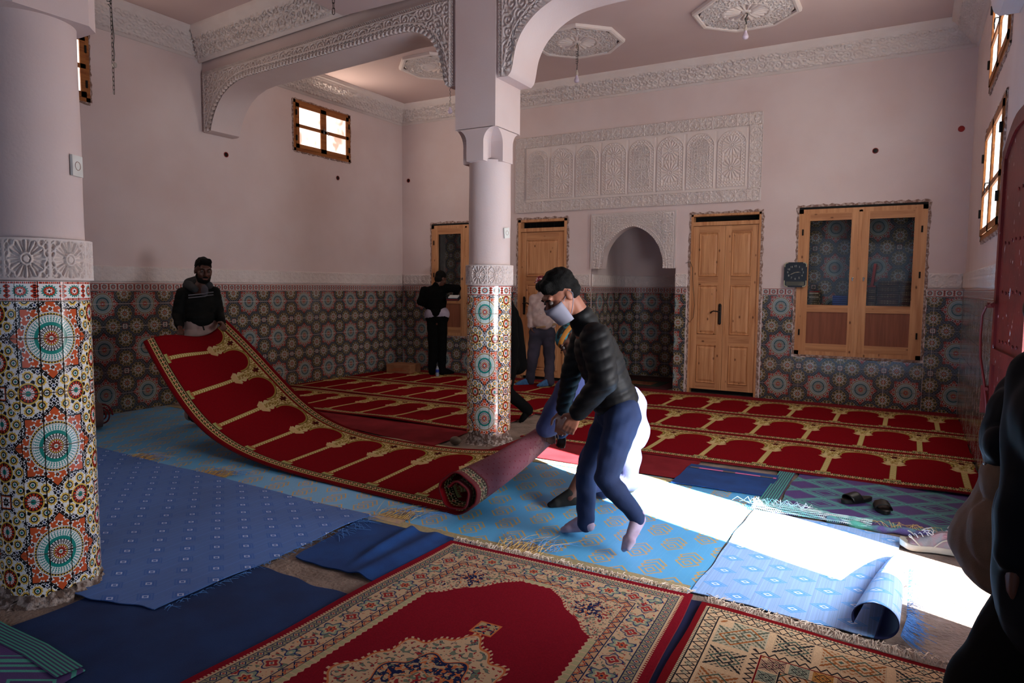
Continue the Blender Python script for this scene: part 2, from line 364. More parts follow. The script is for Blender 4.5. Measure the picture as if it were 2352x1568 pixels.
M_redpaint = plain('chipped_red_paint', (.42, .09, .08), (.36, .07, .07), rough=.5, scale=5, bump=.15, bscale=30)
def chipped(m):
    t = m.node_tree; b = [n for n in t.nodes if n.type == 'BSDF_PRINCIPLED'][0]; old = b.inputs['Base Color'].links[0].from_socket
    tc = t.nodes.new('ShaderNodeTexCoord'); mp = t.nodes.new('ShaderNodeMapping'); mp.inputs['Scale'].default_value = (30, 30, 12)
    n = t.nodes.new('ShaderNodeTexNoise'); n.inputs['Scale'].default_value = 1; n.inputs['Detail'].default_value = 5
    r = t.nodes.new('ShaderNodeMapRange'); r.inputs[1].default_value = .68; r.inputs[2].default_value = .70
    mx = t.nodes.new('ShaderNodeMix'); mx.data_type = 'RGBA'; mx.inputs[7].default_value = (.75, .7, .68, 1)
    t.links.new(tc.outputs['Object'], mp.inputs[0]); t.links.new(mp.outputs[0], n.inputs['Vector']); t.links.new(n.outputs[0], r.inputs[0]); t.links.new(r.outputs[0], mx.inputs[0]); t.links.new(old, mx.inputs[6]); t.links.new(mx.outputs[2], b.inputs['Base Color'])
chipped(M_redpaint)

XL, XR, YB, ZC = -8.208, 0.568, 10.168, 4.76
TH = .25

# ================================================================== THE ROOM
def cells(a0, a1, z0, z1, holes):
    A = sorted({a0, a1, *[min(max(v, a0), a1) for h in holes for v in h[:2]]}); Z = sorted({z0, z1, *[min(max(v, z0), z1) for h in holes for v in h[2:4]]}); out = []
    for i in range(len(A)-1):
        run = None
        for j in range(len(Z)-1):
            ca, cz = (A[i]+A[i+1])/2, (Z[j]+Z[j+1])/2
            inside = any(h[0] < ca < h[1] and h[2] < cz < h[3] for h in holes)
            if not inside:
                if run is None: run = [Z[j], Z[j+1]]
                else: run[1] = Z[j+1]
            elif run: out.append((A[i], A[i+1], *run)); run = None
        if run: out.append((A[i], A[i+1], *run))
    return out

def wall(name, axis, c0, c1, a0, a1, holes):
    mb = MB()
    for (p, q, z0, z1) in cells(a0, a1, 0, ZC, holes):
        if axis == 'y': mb.box(p, q, c0, c1, z0, z1)
        else: mb.box(c0, c1, p, q, z0, z1)
    return mb.build(name, M_plaster, kind='structure')

H_CUP1 = (-7.53, -6.05, .67, 2.66); H_DOOR1 = (-5.74, -4.84, 0, 2.66); H_MIH = (-4.41, -3.05, 0, 2.701)
H_DOOR2 = (-2.83, -1.85, 0, 2.62); H_CUP2 = (-1.36, .14, .66, 2.65)
H_BACK = [H_CUP1, H_DOOR1, H_MIH, H_DOOR2, H_CUP2]
H_W1 = (7.58, 8.80, 3.59, 4.35); H_W2 = (3.36, 4.58, 3.60, 4.37)
H_W3 = (6.50, 8.10, 2.02, 3.06); H_W4 = (6.50, 8.10, 3.42, 4.42); H_ENT = (3.52, 4.42, 0, 2.35)
fl = MB().box(-9, 5, -3, 12.5, -.12, 0).build('floor', M_concrete, kind='structure')
ce = MB().box(XL-TH, XR+TH, -2.5, 12.4, ZC, ZC+.2).build('ceiling', M_ceil, kind='structure')
WB = wall('wall_back', 'y', YB, YB+TH, XL-TH, XR+TH, H_BACK)
WL = wall('wall_left', 'x', XL-TH, XL, -2.5, YB, [H_W1, H_W2])
WR = wall('wall_right', 'x', XR, XR+TH, -2.5, YB, [H_W3, H_W4, H_ENT])
wall('wall_front', 'y', -2.5, -2.3, XL, XR, [])

# ---- zellige tiles, one object each
def tile(parent, f, s0, s1, z0, z1, mat, u0, v0, pu, pv, nseg=1, gap=.0018, th=.007, name='tile'):
    """f(s)->(x,y,nx,ny) point and outward normal of the wall line"""
    V = []; UVs = []; F = []; n = nseg+1
    g = gap
    for row, (zz0, zz1, off, gg) in enumerate(((z0, z1, 0, g), (z0, z1, th, g+.0008))):
        for zz in (zz0+gg, zz1-gg):
            for i in range(n):
                s = s0+gg+(s1-s0-2*gg)*i/nseg; x, y, nx, ny = f(s); V.append((x+nx*off, y+ny*off, zz)); UVs.append(((s-u0)/pu+.5, (zz-v0)/pv+.5))
    idx = lambda r, k, i: (r*2+k)*n+i
    for i in range(nseg):
        F.append((idx(1, 0, i), idx(1, 0, i+1), idx(1, 1, i+1), idx(1, 1, i)))
        F.append((idx(0, 1, i), idx(1, 1, i), idx(1, 1, i+1), idx(0, 1, i+1))); F.append((idx(0, 0, i), idx(0, 0, i+1), idx(1, 0, i+1), idx(1, 0, i)))
    F.append((idx(0, 0, 0), idx(1, 0, 0), idx(1, 1, 0), idx(0, 1, 0))); F.append((idx(0, 0, nseg), idx(0, 1, nseg), idx(1, 1, nseg), idx(1, 0, nseg)))
    me = fastmesh(name, V, F, UVs, nseg > 1, mat)
    if nseg > 1:
        try: me.set_sharp_from_angle(angle=math.radians(35))
        except Exception: pass
    return link(name, me, parent)
PU, PV = .5175, .54
ZROWS = [0, .23, .50, .77, 1.04, 1.31, 1.465]
def dado(parent, f, a0, a1, ph, holes, nseg=1, top=True, zrows=ZROWS, v0=.23):
    k0 = math.floor((a0-(ph-PU/2))/PU)
    for k in range(k0, k0+60):
        p, q = max(a0, ph-PU/2+k*PU), min(a1, ph+PU/2+k*PU)
        if q-p < .01: continue
        for j in range(len(zrows)-1):
            for c in cells(p, q, zrows[j], zrows[j+1], [h for h in holes if h[0] < q and h[1] > p]):
                if c[1]-c[0] > .012 and c[3]-c[2] > .012: tile(parent, f, *c, M_zw, ph, v0, PU, PV, nseg)
        if top:
            for c in cells(p, q, 1.465, 1.56, [h for h in holes if h[0] < q and h[1] > p]):
                if c[1]-c[0] > .012 and c[3]-c[2] > .05: tile(parent, f, *c, M_fw, 0, 1.465+.0475, .1035, .095, nseg, name='frieze_tile')
grow = lambda h, g=.05: (h[0]-g, h[1]+g, h[2]-g, h[3]+g)
fB = lambda s: (s, YB, 0, -1); fL = lambda s: (XL, s, 1, 0); fR = lambda s: (XR, s, -1, 0)
dado(WB, fB, XL+.008, XR-.008, -1.5525, [grow(H_CUP1, .02), grow(H_DOOR1, .03), (-4.41, -3.05, 0, 3), grow(H_DOOR2, .05), grow(H_CUP2, .035)])
dado(WL, fL, 1.2, YB-.008, 4.63, [])
dado(WR, fR, 4.50, YB-.008, 9.62, [])
# ---- carved plaster band above the tiles
def band(name, f, a0, a1, z0=1.57, z1=1.762, cell=.19, prot=.012, step=.0095, parent=None, kind='structure', amp=.014, **kw):
    n = max(int((a1-a0)/step), 8); m = int((z1-z0)/step)+1; S = np.linspace(a0, a1, n+1); Z = np.linspace(z0, z1, m+1)
    U, V = np.meshgrid(S, Z); P = np.zeros(U.shape+(3,))
    fx = np.array([f(s) for s in S]); edge = np.minimum(np.minimum(U-a0, a1-U), np.minimum(V-z0, z1-V))
    h = h_geo(U-a0, V-z0-.001, cell)*(edge > .004); off = np.where(edge < .002, 0, prot)
    P[..., 0] = fx[None, :, 0]+fx[None, :, 2]*off; P[..., 1] = fx[None, :, 1]+fx[None, :, 3]*off; P[..., 2] = V
    P[..., 0] += fx[None, :, 2]*h*amp; P[..., 1] += fx[None, :, 3]*h*amp
    o = sheet(name, P, M_carved, parent, smooth=False, kind=kind, **kw)
    return o
tn = 1
for f, a0, a1 in ((fB, XL+.02, -7.56), (fB, -6.02, -5.77), (fB, -4.81, -4.42), (fB, .175, XR-.02), (fL, 1.2, YB-.02), (fR, 4.55, YB-.02)):
    band('trim_%d' % tn, f, a0, a1); tn += 1
band('trim_%d' % tn, fB, -3.045, -2.87, prot=.03, step=.006, amp=.012); tn += 1

# ---- cornices: carved cove between wall and ceiling
CORN_AMP = -.026
def cornice(name, A, B, nrm, zb=4.46, m0=1, m1=1, zt=ZC, step=.013):
    A = np.array(A, float); B = np.array(B, float); L_ = np.linalg.norm(B-A); d = (B-A)/L_; nrm = np.array(nrm, float)
    prof = [(0, 0), (.02, 0), (.025, .025), (.045, .03)]+[(.045+.185*t, .03+.19*t+.012*math.sin(PI*t)) for t in np.linspace(.04, .96, 28)]+[(.235, .215), (.25, .225), (.25, .24), (.29, .252), (.30, zt-zb)]
    sc = (zt-zb)/.30; prof = np.array(prof); prof[:-1, 1] *= min(1, sc)
    n = int(L_/step); T = np.linspace(0, 1, n+1); P = np.zeros((len(prof), n+1, 3)); H = np.zeros((len(prof), n+1))
    for i, (o, z) in enumerate(prof):
        s = m0*o+(L_-(m0+m1)*o)*T; P[i, :, 0] = A[0]+d[0]*s+nrm[0]*o; P[i, :, 1] = A[1]+d[1]*s+nrm[1]*o; P[i, :, 2] = zb+z
        if 4 <= i <= 31: H[i] = h_arab(s, np.full_like(s, o*1.4), .105)
    return sheet(name, P, M_carved, h=H, amp=CORN_AMP, flip=(np.cross(np.append(d, 0), np.append(nrm, 0))[2] < 0) is False and False, kind='structure')
cornice('trim_%d' % tn, (XR, YB), (XL, YB), (0, -1)); tn += 1
cornice('trim_%d' % tn, (XL, YB), (XL, 6.5), (1, 0), m1=0); tn += 1
cornice('trim_%d' % tn, (XR, 6.07), (XR, YB), (-1, 0), m0=0); tn += 1
cornice('trim_%d' % tn, (XL, 6.0), (XL, 1.0), (1, 0), m1=0); tn += 1
cornice('trim_%d' % tn, (-5.32, 5.72), (XL, 6.0), (0, -1), zb=4.43, m0=-1); tn += 1
cornice('trim_%d' % tn, (-5.32, 1.0), (-5.32, 5.72), (-1, 0), zb=4.42, m0=0, m1=-1+2); tn += 1
MB().box(-5.30, XR, -2.3, 5.60, 4.37, ZC).build('ceiling_soffit', M_ceil, kind='structure')

# ---- mihrab niche behind the wall
PL = [(-4.40, 10.17), (-4.42, 10.9), (-4.43, 11.3), (-4.38, 11.55), (-4.22, 11.72), (-3.95, 11.78), (-3.45, 11.78), (-3.2, 11.72), (-3.06, 11.5), (-3.04, 11.1), (-3.05, 10.17)]
PLl = [0]
for a, b in zip(PL[:-1], PL[1:]): PLl.append(PLl[-1]+math.hypot(b[0]-a[0], b[1]-a[1]))
def fM(s):
    x = float(np.interp(s, PLl, [p[0] for p in PL])); y = float(np.interp(s, PLl, [p[1] for p in PL])); e = .05
    ax = np.interp([s-e, s+e], PLl, [p[0] for p in PL]); ay = np.interp([s-e, s+e], PLl, [p[1] for p in PL]); d = math.hypot(ax[1]-ax[0], ay[1]-ay[0]) or 1
    return x, y, (ay[1]-ay[0])/d, -(ax[1]-ax[0])/d
S_ = np.linspace(0, PLl[-1], 60); P_ = np.array([[[*fM(s)[:2], z] for s in S_] for z in (0, 1, 2.72)])
NI = sheet('wall_niche', P_, M_plaster, kind='structure')
dado(NI, fM, .01, PLl[-1]-.05, .35, [], nseg=5)
band('trim_%d' % tn, fM, .01, PLl[-1]-.05, prot=.012); tn += 1
MB().prism([(x, y) for x, y in PL], 'z', 2.72, 2.78).build('ceiling_niche', M_plaster, kind='structure')

# ================================================================== COLUMNS
def ragged(n, lo, hi, seed):
    r = random.Random(seed); return [lo+(hi-lo)*r.random() for _ in range(n)]
def column(cx, cy, label, mphase, ztop, v0, chip):
    t = thing('column', label, 'column', (cx, cy, 0), 'tiled columns')
    r = .205; R = .213
    f = lambda s: (cx+R*math.cos(s/R), cy+R*math.sin(s/R), math.cos(s/R), math.sin(s/R))
    MB().lathe([(R-.001, .0), (R-.001, 1.56)], (cx, cy, 0), 64).build('core', M_rough, t, True)
    prof = [(r, 1.56)]+[(r+.0015*math.sin(z*9), z) for z in np.linspace(1.7, ztop-.02, 8)]+[(r, ztop)]
    MB().lathe(prof, (cx, cy, 0), 64).build('shaft', M_plaster, t, True)
    C_ = 2*PI*R; n = 15; w_ = C_/n; Pp = C_/2.5/1.0*.97
    rows = [.0, .25-.0, .51, .77, 1.03, 1.29, 1.465]; base = mphase*R
    rr = random.Random(int(cx*1000))
    for k in range(n):
        s0 = base+(k-.5)*w_; s1 = s0+w_
        for j in range(6):
            z0, z1 = rows[j], rows[j+1]
            if j == 0: z0 = chip(k*2*PI/n+mphase, rr)
            tile(t, f, s0, s1, z0, z1, M_zc, base, v0, C_/round(C_/.52)*1.0, .52, 3, gap=.0020)
        tile(t, f, s0, s1, 1.465, 1.56, M_fc, base, 1.5125, w_*1.25, .095, 3, gap=.0012, name='frieze_tile')
    fb = lambda s: (cx+.232*math.cos(s/.232), cy+.232*math.sin(s/.232), math.cos(s/.232), math.sin(s/.232))
    Cb = 2*PI*.232; cell = Cb/8
    nS = 560; nZ = 68; S = np.linspace(0, Cb, nS+1); Z = np.linspace(1.562, 1.762, nZ+1); U, V = np.meshgrid(S, Z); V2 = (V-1.662)/.2*cell*.86+cell/2
    edge = np.minimum(V-1.562, 1.762-V); h = h_geo(U-base, V2, cell)*(edge > .012); h = np.maximum(h, (edge <= .012)*1.)
    rad = np.where(edge < .001, R-.004, .232)+h*.015-.010; P = np.stack([cx+rad*np.cos(U/.232), cy+rad*np.sin(U/.232), V], 2)
    sheet('plaster_band', P, M_carved, t, smooth=False)
    # crumbling foot
    nA = 90; P = np.zeros((6, nA+1, 3)); rg = np.random.default_rng(5)
    for i, (rad, z) in enumerate(((.200, .07), (.216, .055), (.222, .035), (.230, .02), (.243, .008), (.262, .001))):
        a = np.linspace(0, 2*PI, nA+1); jit = rg.normal(0, .008, nA+1); jit[-1] = jit[0]
        P[i, :, 0] = cx+(rad+jit)*np.cos(a); P[i, :, 1] = cy+(rad+jit)*np.sin(a); P[i, :, 2] = np.maximum(z+rg.normal(0, .006, nA+1)*(i < 5), .001)
    sheet('crumbling_foot', P, M_rough, t, smooth=False)
    return t
def neck(parent, cx, cy, hx, hy, z0, z1, d, e):
    """cross-shaped pier foot with quarter-round notches"""
    mb = MB(); n = 8
    def prof(h, d): # narrow at the bottom
        q = [(-(h-d), z0), (h-d, z0), (h-d, z1-d)]+[(h-d+d*(1-math.cos(PI/2*k/n)), z1-d+d*math.sin(PI/2*k/n)) for k in range(1, n+1)]
        return q+[(-x, z) for x, z in reversed(q[2:])]
    mb.prism([(cx+x, z) for x, z in prof(hx, d)], 'y', cy-hy, cy+hy)
    mb.prism([(cy+y, z) for y, z in prof(hy, e)], 'x', cx-hx, cx+hx)
    mb.build('pier_foot', M_plaster, parent)
angB = math.atan2(-5.84, 3.64); angA = math.atan2(-1.82, 3.74)
cB = column(-3.635, 5.86, 'round tiled column in the middle of the room, white above a carved plaster band', angB-.20, 2.76, .265,
            lambda a, r: .06+.05*r.random()+(.03 if math.sin(a*3) > 0 else 0))
cA = column(-3.74, 1.80, 'nearest tiled column, cut off by the left edge of the photo', angA+.20, 2.80, .25, lambda a, r: .035+.05*r.random())
MB().box(-3.87, -3.42, 5.60, 6.07, 3.04, ZC).build('pier', M_plaster, cB)
neck(cB, -3.645, 5.835, .225, .235, 2.74, 3.045, .13, .14)
mb = MB(); q = .235; c_ = .07; mb.prism([(-3.74+a, 1.80+b) for a, b in ((-q+c_, -q), (q-c_, -q), (q, -q+c_), (q, q-c_), (q-c_, q), (-q+c_, q), (-q, q-c_), (-q, -q+c_))], 'z', 2.79, 4.40); mb.build('pier', M_plaster, cA)

# ================================================================== ARCHES
def arch(label, intr, xa, xb, ztop, yk, y0=5.62, thick=.45, group='carved arches'):
    """intr: list of (x,z) from xa to xb; yk(x) extra y"""
    t = thing('arch', label, 'arch', ((xa+xb)/2, y0+thick/2, 4.3), group)
    xs = np.array([p[0] for p in intr]); zs = np.array([p[1] for p in intr]); lo, hi = min(xa, xb), max(xa, xb)
    poly = list(intr)+[(xb, ZC-.002), (xa, ZC-.002)]; vs = []; n = len(poly)
    for off in (0, thick): vs += [(x, y0+yk(x)+off, z) for x, z in poly]
    fs = [tuple(range(n)), tuple(range(2*n-1, n-1, -1))]+[(i, (i+1) % n, (i+1) % n+n, i+n) for i in range(n)]
    me = fastmesh('beam', vs, fs, None, True, M_plaster); me.set_sharp_from_angle(angle=math.radians(35)); link('beam', me, t)
    # carved spandrel
    o = np.argsort(xs); dens = []; 
    X = np.linspace(lo+.03, hi-.03, int((hi-lo)/.0078)); Zi = np.interp(X, xs[o], zs[o]); nt = 96
    Tt = np.linspace(0, 1, nt)[:, None]; Zg = Zi[None]+(ztop-Zi[None])*Tt; Xg = np.repeat(X[None], nt, 0)
    seg = np.stack([xs, zs], 1); D = np.full(Xg.shape, 9.); SL = np.zeros(Xg.shape); acc = 0
    for a, b in zip(seg[:-1], seg[1:]):
        ab = b-a; l2 = (ab**2).sum(); tt = np.clip(((Xg-a[0])*ab[0]+(Zg-a[1])*ab[1])/l2, 0, 1); d = np.hypot(Xg-a[0]-tt*ab[0], Zg-a[1]-tt*ab[1])
        m = d < D; D = np.where(m, d, D); SL = np.where(m, acc+tt*math.sqrt(l2), SL); acc += math.sqrt(l2)
    edge = np.minimum(np.minimum(Xg-lo-.03, hi-.03-Xg), ztop-Zg)
    h = h_arab(Xg, Zg, .115, 1.7)
    h = np.where(D < .085, np.maximum(rib(D-.078, .012), rib(D-.055-.012*np.cos(2*PI*SL/.06), .008)), h)
    h = np.where(D < .045, .2+.8*smst(np.sin(2*PI*SL/.06+D*40), -.1, .5), h)
    h = np.where(edge < .05, rib(edge-.042, .008), h); h = np.where(edge < .032, h_rope(Xg, Zg, .03), h); h = np.where(edge < .004, .6, h)
    Y = y0+np.vectorize(yk)(Xg)-.004-h*.028; P = np.stack([Xg, Y, Zg], 2)
    sheet('spandrel_carving', P, M_carved, t, smooth=False)
    return t
IL = [(-3.87, 3.47), (-3.97, 3.47), (-4.005, 3.50), (-4.02, 3.56), (-4.045, 3.66), (-4.07, 3.75), (-4.105, 3.83), (-4.15, 3.90), (-4.21, 3.97), (-4.30, 4.03), (-4.40, 4.07), (-4.52, 4.095), (-4.71, 4.105), (-5.2, 4.10), (-6.09, 4.10), (-6.74, 4.105),
      (-7.2, 4.11), (-7.42, 4.09), (-7.60, 4.04), (-7.74, 3.97), (-7.84, 3.89), (-7.92, 3.80), (-7.98, 3.70), (-8.02, 3.62), (-8.035, 3.56), (-8.09, 3.545), (-8.207, 3.55)]
arch('wide flattened arch with carved spandrels left of the middle column', IL, -3.87, -8.207, 4.31, lambda x: (-3.87-x)*.0968)
def curve2(p, n=3):
    for _ in range(n):
        q = [p[0]]
        for a, b in zip(p[:-1], p[1:]): q += [(a[0]*.75+b[0]*.25, a[1]*.75+b[1]*.25), (a[0]*.25+b[0]*.75, a[1]*.25+b[1]*.75)]
        p = q+[p[-1]]
    return p
hr = [(-3.42, 3.48)]+curve2([(-3.30, 3.48), (-3.265, 3.51), (-3.25, 3.57), (-3.235, 3.66), (-3.215, 3.74), (-3.17, 3.83), (-3.11, 3.905), (-3.03, 3.975), (-2.93, 4.035), (-2.80, 4.085), (-2.65, 4.11), (-2.4, 4.12)], 2)
IR = hr+[(-2.852-x, z) for x, z in reversed(hr)]
arch('wide arch with carved spandrels right of the middle column', IR, -3.42, .567, 4.33, lambda x: 0.0)

# ================================================================== CEILING ROSETTES, LAMPS, CHAINS
def rosette(cx, cy, label):
    t = thing('ceiling_rosette', label, 'ceiling rosette', (cx, cy, ZC), 'plaster ceiling rosettes')
    n = 8; R0 = .62
    mb = MB(); pr = [(R0, ZC-.001), (R0-.005, ZC-.035), (R0-.03, ZC-.045), (R0-.06, ZC-.04), (R0-.07, ZC-.02)]
    vs = []; fs = []
    for r, z in pr: vs += [(cx+r*math.cos(PI/8+2*PI*k/n), cy+r*math.sin(PI/8+2*PI*k/n), z) for k in range(n)]
    for i in range(len(pr)-1): fs += [(i*n+k, i*n+(k+1) % n, (i+1)*n+(k+1) % n, (i+1)*n+k) for k in range(n)]
    mb.add(vs, fs); mb.build('octagonal_rim', M_carved, t)
    A = np.linspace(0, 2*PI, 241); Rr_ = np.linspace(.02, 1, 60); AA, RR = np.meshgrid(A, Rr_)
    a8 = ((AA-PI/8+PI/8) % (PI/4))-PI/8; lim = (R0-.065)*math.cos(PI/8)/np.cos(((AA) % (PI/4))-PI/8)
    rad = RR*lim; X = cx+rad*np.cos(AA); Y = cy+rad*np.sin(AA); pet = np.clip(1-(abs(((AA*18/(2*PI)) % 1)-.5)*2.2)**2, 0, 1)
    h = np.where(rad < .24, pet*smst(rad, .05, .09), h_arab(X-cx, Y-cy, .08)); h = np.where(rad < .05, 1, h); h = np.where(abs(rad-.26) < .015, 1, h)
    P = np.stack([X, Y, ZC-.012-h*.022], 2); sheet('carved_field', P, M_carved, t, smooth=False, flip=True)
    return t
rosette(-1.80, 8.50, 'octagonal plaster rosette on the ceiling nearest the right wall'); rosette(-3.93, 8.48, 'octagonal plaster rosette on the ceiling, just right of the middle column')
rosette(-6.12, 8.46, 'octagonal plaster rosette on the ceiling glimpsed under the left arch')
M_bulb = plain('unlit_bulb', (.86, .80, .88), rough=.25, spec=.6); M_brass = plain('tarnished_brass', (.42, .33, .25), rough=.4, metal=.7)
M_sock = plain('bulb_socket', (.75, .70, .66), rough=.5)
def bulb(cx, cy, zb, label, coil):
    t = thing('hanging_bulb', label, 'light bulb', (cx, cy, zb), 'bare bulbs hanging from wires')
    pts = []; zt = ZC-.03; zs = zb+.16
    n = 160
    for i in range(n+1):
        u = i/n; z = zt+(zs-zt)*u; inc = coil[0] < u < coil[1]; a = u*coil[2]*2*PI; r = .016 if inc else .006
        pts.append((cx+r*math.cos(a)+(.02*math.sin(u*9) if not inc else 0)*(1-u), cy+r*math.sin(a), z))
    MB().tube(pts, .0035, 5).build('wire', M_wire, t, True)
    MB().lathe([(.0, .165), (.012, .163), (.014, .135), (.02, .13), (.021, .10), (.016, .095), (.017, .075), (.0, .07)], (cx, cy, zb), 16).build('socket', M_sock, t, True)
    MB().lathe([(.016, .10), (.017, .08), (.026, .06), (.034, .042), (.036, .028), (.031, .012), (.018, .003), (0, .0)], (cx, cy, zb), 20).build('glass_bulb', M_bulb, t, True)
bulb(-3.94, 8.50, 4.23, 'bare bulb on a tightly coiled wire, right of the middle column', (.25, .72, 16))
bulb(-1.80, 8.50, 4.43, 'bare bulb on a short wire hanging highest, nearest the right wall', (.45, .6, 14))
bulb(-5.93, 8.45, 4.05, 'bare bulb on a wavy wire seen under the left arch', (.2, .3, 10))
def chain(x, y, z0, z1, label, wire):
    t = thing('hanging_chain', label, 'chain', (x, y, z1), 'metal lamp chains')
    L_ = .05; n = int((z1-z0)/(L_*.8))
    me = None
    for i in range(n):
        c = z1-i*L_*.8-L_/2
        if me is None:
            pts = [(.009*math.cos(a), 0, (L_/2-.009)*(1 if math.sin(a) > 0 else -1)*(1 if abs(math.sin(a)) > .01 else 0)+.009*math.sin(a)) for a in np.linspace(0, 2*PI, 17)]
            me = MB().tube(pts, .0024, 5, False).mesh('chain_link', M_iron, True)
        o = link('chain_link', me, t, loc=(0, 0, c-z1)); o.rotation_euler = (0, 0, (i % 2)*PI/2+.35)
    if wire:
        pts = [(x-.03+.022*math.cos(k*1.5), y+.022*math.sin(k*1.5), z1+.25-k*.0065) for k in range(70)]+[(x+.012, y, z1-.25), (x+.02, y, z1-.4), (x+.035, y, z1-.52), (x+.02, y, z1-.60), (x+.035, y, z1-.68), (x+.022, y, z1-.74)]
        pts = [p for p in pts if p[2] < ZC]
        MB().tube(pts, .0035, 5).build('coiled_wire', M_wire, t, True)
        MB().sphere((x+.03, y, z1-.78), .02, 8, (1, 1, 1.4)).build('taped_end', M_sock, t, True)
chain(-6.755, 4.0, 3.34, 4.42, 'long iron chain with a coiled wire hanging left of the arch', True)
chain(-3.88, 4.0, 3.60, 4.36, 'short iron chain end hanging at the top of the photo, left of the middle column', False)

# ================================================================== WINDOWS
def ragged_edge(parent, pos, a0, a1, z0, z1, wd, sides='lrtb', seed=1, name='plaster_edge', mat=None, thick=.012):
    """chipped mortar line around an opening; pos(a,z,off)->3d"""
    r = random.Random(seed); mb = MB()
    def strip(p0, p1, out):
        L_ = math.hypot(p1[0]-p0[0], p1[1]-p0[1]); n = max(int(L_/.035), 2); vs = []; fs = []
        for i in range(n+1):
            t = i/n; a = p0[0]+(p1[0]-p0[0])*t; z = p0[1]+(p1[1]-p0[1])*t; w1 = wd*(.40+.6*r.random()); th = thick*(.6+.8*r.random())
            vs += [pos(a, z, 0), pos(a, z, th), pos(a+out[0]*w1*.8, z+out[1]*w1*.8, th*.8), pos(a+out[0]*w1, z+out[1]*w1, 0)]
        for i in range(n):
            for k in range(3): fs.append((i*4+k, i*4+k+1, (i+1)*4+k+1, (i+1)*4+k))
        mb.add(vs, fs)
    if 'b' in sides: strip((a0, z0), (a1, z0), (0, -1))
    if 't' in sides: strip((a0-wd*.6, z1), (a1+wd*.6, z1), (0, 1))
    if 'l' in sides: strip((a0, z0), (a0, z1), (-1, 0))
    if 'r' in sides: strip((a1, z0), (a1, z1), (1, 0))
    return mb.build(name, mat or M_raw, parent)
def window(idx, H, side, mpane, bars, edge):
    a0, a1, z0, z1 = H; x0 = XL if side == 'L' else XR; sg = 1 if side == 'L' else -1
    X = lambda off: x0+sg*off
    o = MB(); fx0, fx1 = sorted((X(-.06), X(.012)))
    def bar(p, q, r, s, e=0.0, m=o): m.box(fx0+(0), fx1+(sg*e if sg > 0 else 0), p, q, r, s) if sg > 0 else m.box(fx0-e, fx1, p, q, r, s)
    w_ = .045
    for c in ((a0, a1, z0, z0+w_), (a0, a1, z1-w_, z1), (a0, a0+w_, z0, z1), (a1-w_, a1, z0, z1)): bar(*c)
    win = o.build('window_%d' % idx, M_piney, kind='structure')
    mid = (a0+a1)/2; sw = .06
    for s0, s1, hs in ((a0+w_, mid, 0), (mid, a1-w_, 1)):
        mb = MB()
        for c in ((s0, s1, z0+w_, z0+w_+sw), (s0, s1, z1-w_-sw, z1-w_), (s0, s0+sw, z0+w_, z1-w_), (s1-sw, s1, z0+w_, z1-w_)): bar(*c, .012, mb)
        zb = [z0+(z1-z0)*b for b in bars]
        for z in zb: bar(s0, s1, z-.025, z+.025, .012, mb)
        sash = mb.build('sash', M_piney, win)
        zz = [z0+w_+sw]+zb+[z1-w_-sw]
        for u, v in zip(zz[:-1], zz[1:]):
            pm = MB(); pm.box(min(X(0.0), X(.006)), max(X(0.0), X(.006)), s0+sw-.005, s1-sw+.005, u+(0 if u == zz[0] else .022), v-(0 if v == zz[-1] else .022)); pm.build('pane', mpane, win)
        e = s0 if hs == 0 else s1
        for z in (z0+(z1-z0)*.25, z0+(z1-z0)*.75):
            MB().tube([(X(.03), e, z-.04), (X(.03), e, z+.04)], .012, 8).build('hinge', M_black, win)
    mb = MB(); zc = z0+(z1-z0)*bars[0]; mb.box(min(X(.012), X(.03)), max(X(.012), X(.03)), mid-.012, mid+.012, zc-.04, zc+.05)
    mb.tube([(X(.03), mid, zc+.02), (X(.055), mid+.0, zc+.02), (X(.055), mid+.07, zc-.005), (X(.05), mid+.08, zc-.05)], .006, 6); mb.build('latch', M_steel, win)
    ragged_edge(win, lambda a, z, off: (X(off+.001), a, z), a0, a1, z0, z1, edge, seed=idx)
    return win
window(1, H_W1, 'L', M_paneL, [.5], .03); window(2, H_W2, 'L', M_paneL, [.5], .035)
window(3, H_W3, 'R', M_paneR, [.42], .04); window(4, H_W4, 'R', M_paneR, [.42], .04)

# ================================================================== DOORS ON THE BACK WALL
def panel_box(mb, x0, x1, y, z0, z1, d=.014, fl=.03):
    """raised and fielded panel standing proud of y towards the room"""
    for (a, b, c, e, yy) in ((x0, x1, z0, z1, y+.004),):
        vs = [(x0, y+.006, z0), (x1, y+.006, z0), (x1, y+.006, z1), (x0, y+.006, z1), (x0+.012, y-.008, z0+.012), (x1-.012, y-.008, z0+.012), (x1-.012, y-.008, z1-.012), (x0+.012, y-.008, z1-.012),
              (x0+.026, y+.006, z0+.026), (x1-.026, y+.006, z0+.026), (x1-.026, y+.006, z1-.026), (x0+.026, y+.006, z1-.026),
              (x0+.026+fl, y-.006, z0+.026+fl), (x1-.026-fl, y-.006, z0+.026+fl), (x1-.026-fl, y-.006, z1-.026-fl), (x0+.026+fl, y-.006, z1-.026-fl)]
        fs = []
        for r in range(3):
            for k in range(4): fs.append((r*4+k, r*4+(k+1) % 4, (r+1)*4+(k+1) % 4, (r+1)*4+k))
        fs.append((12, 13, 14, 15)); mb.add(vs, fs)
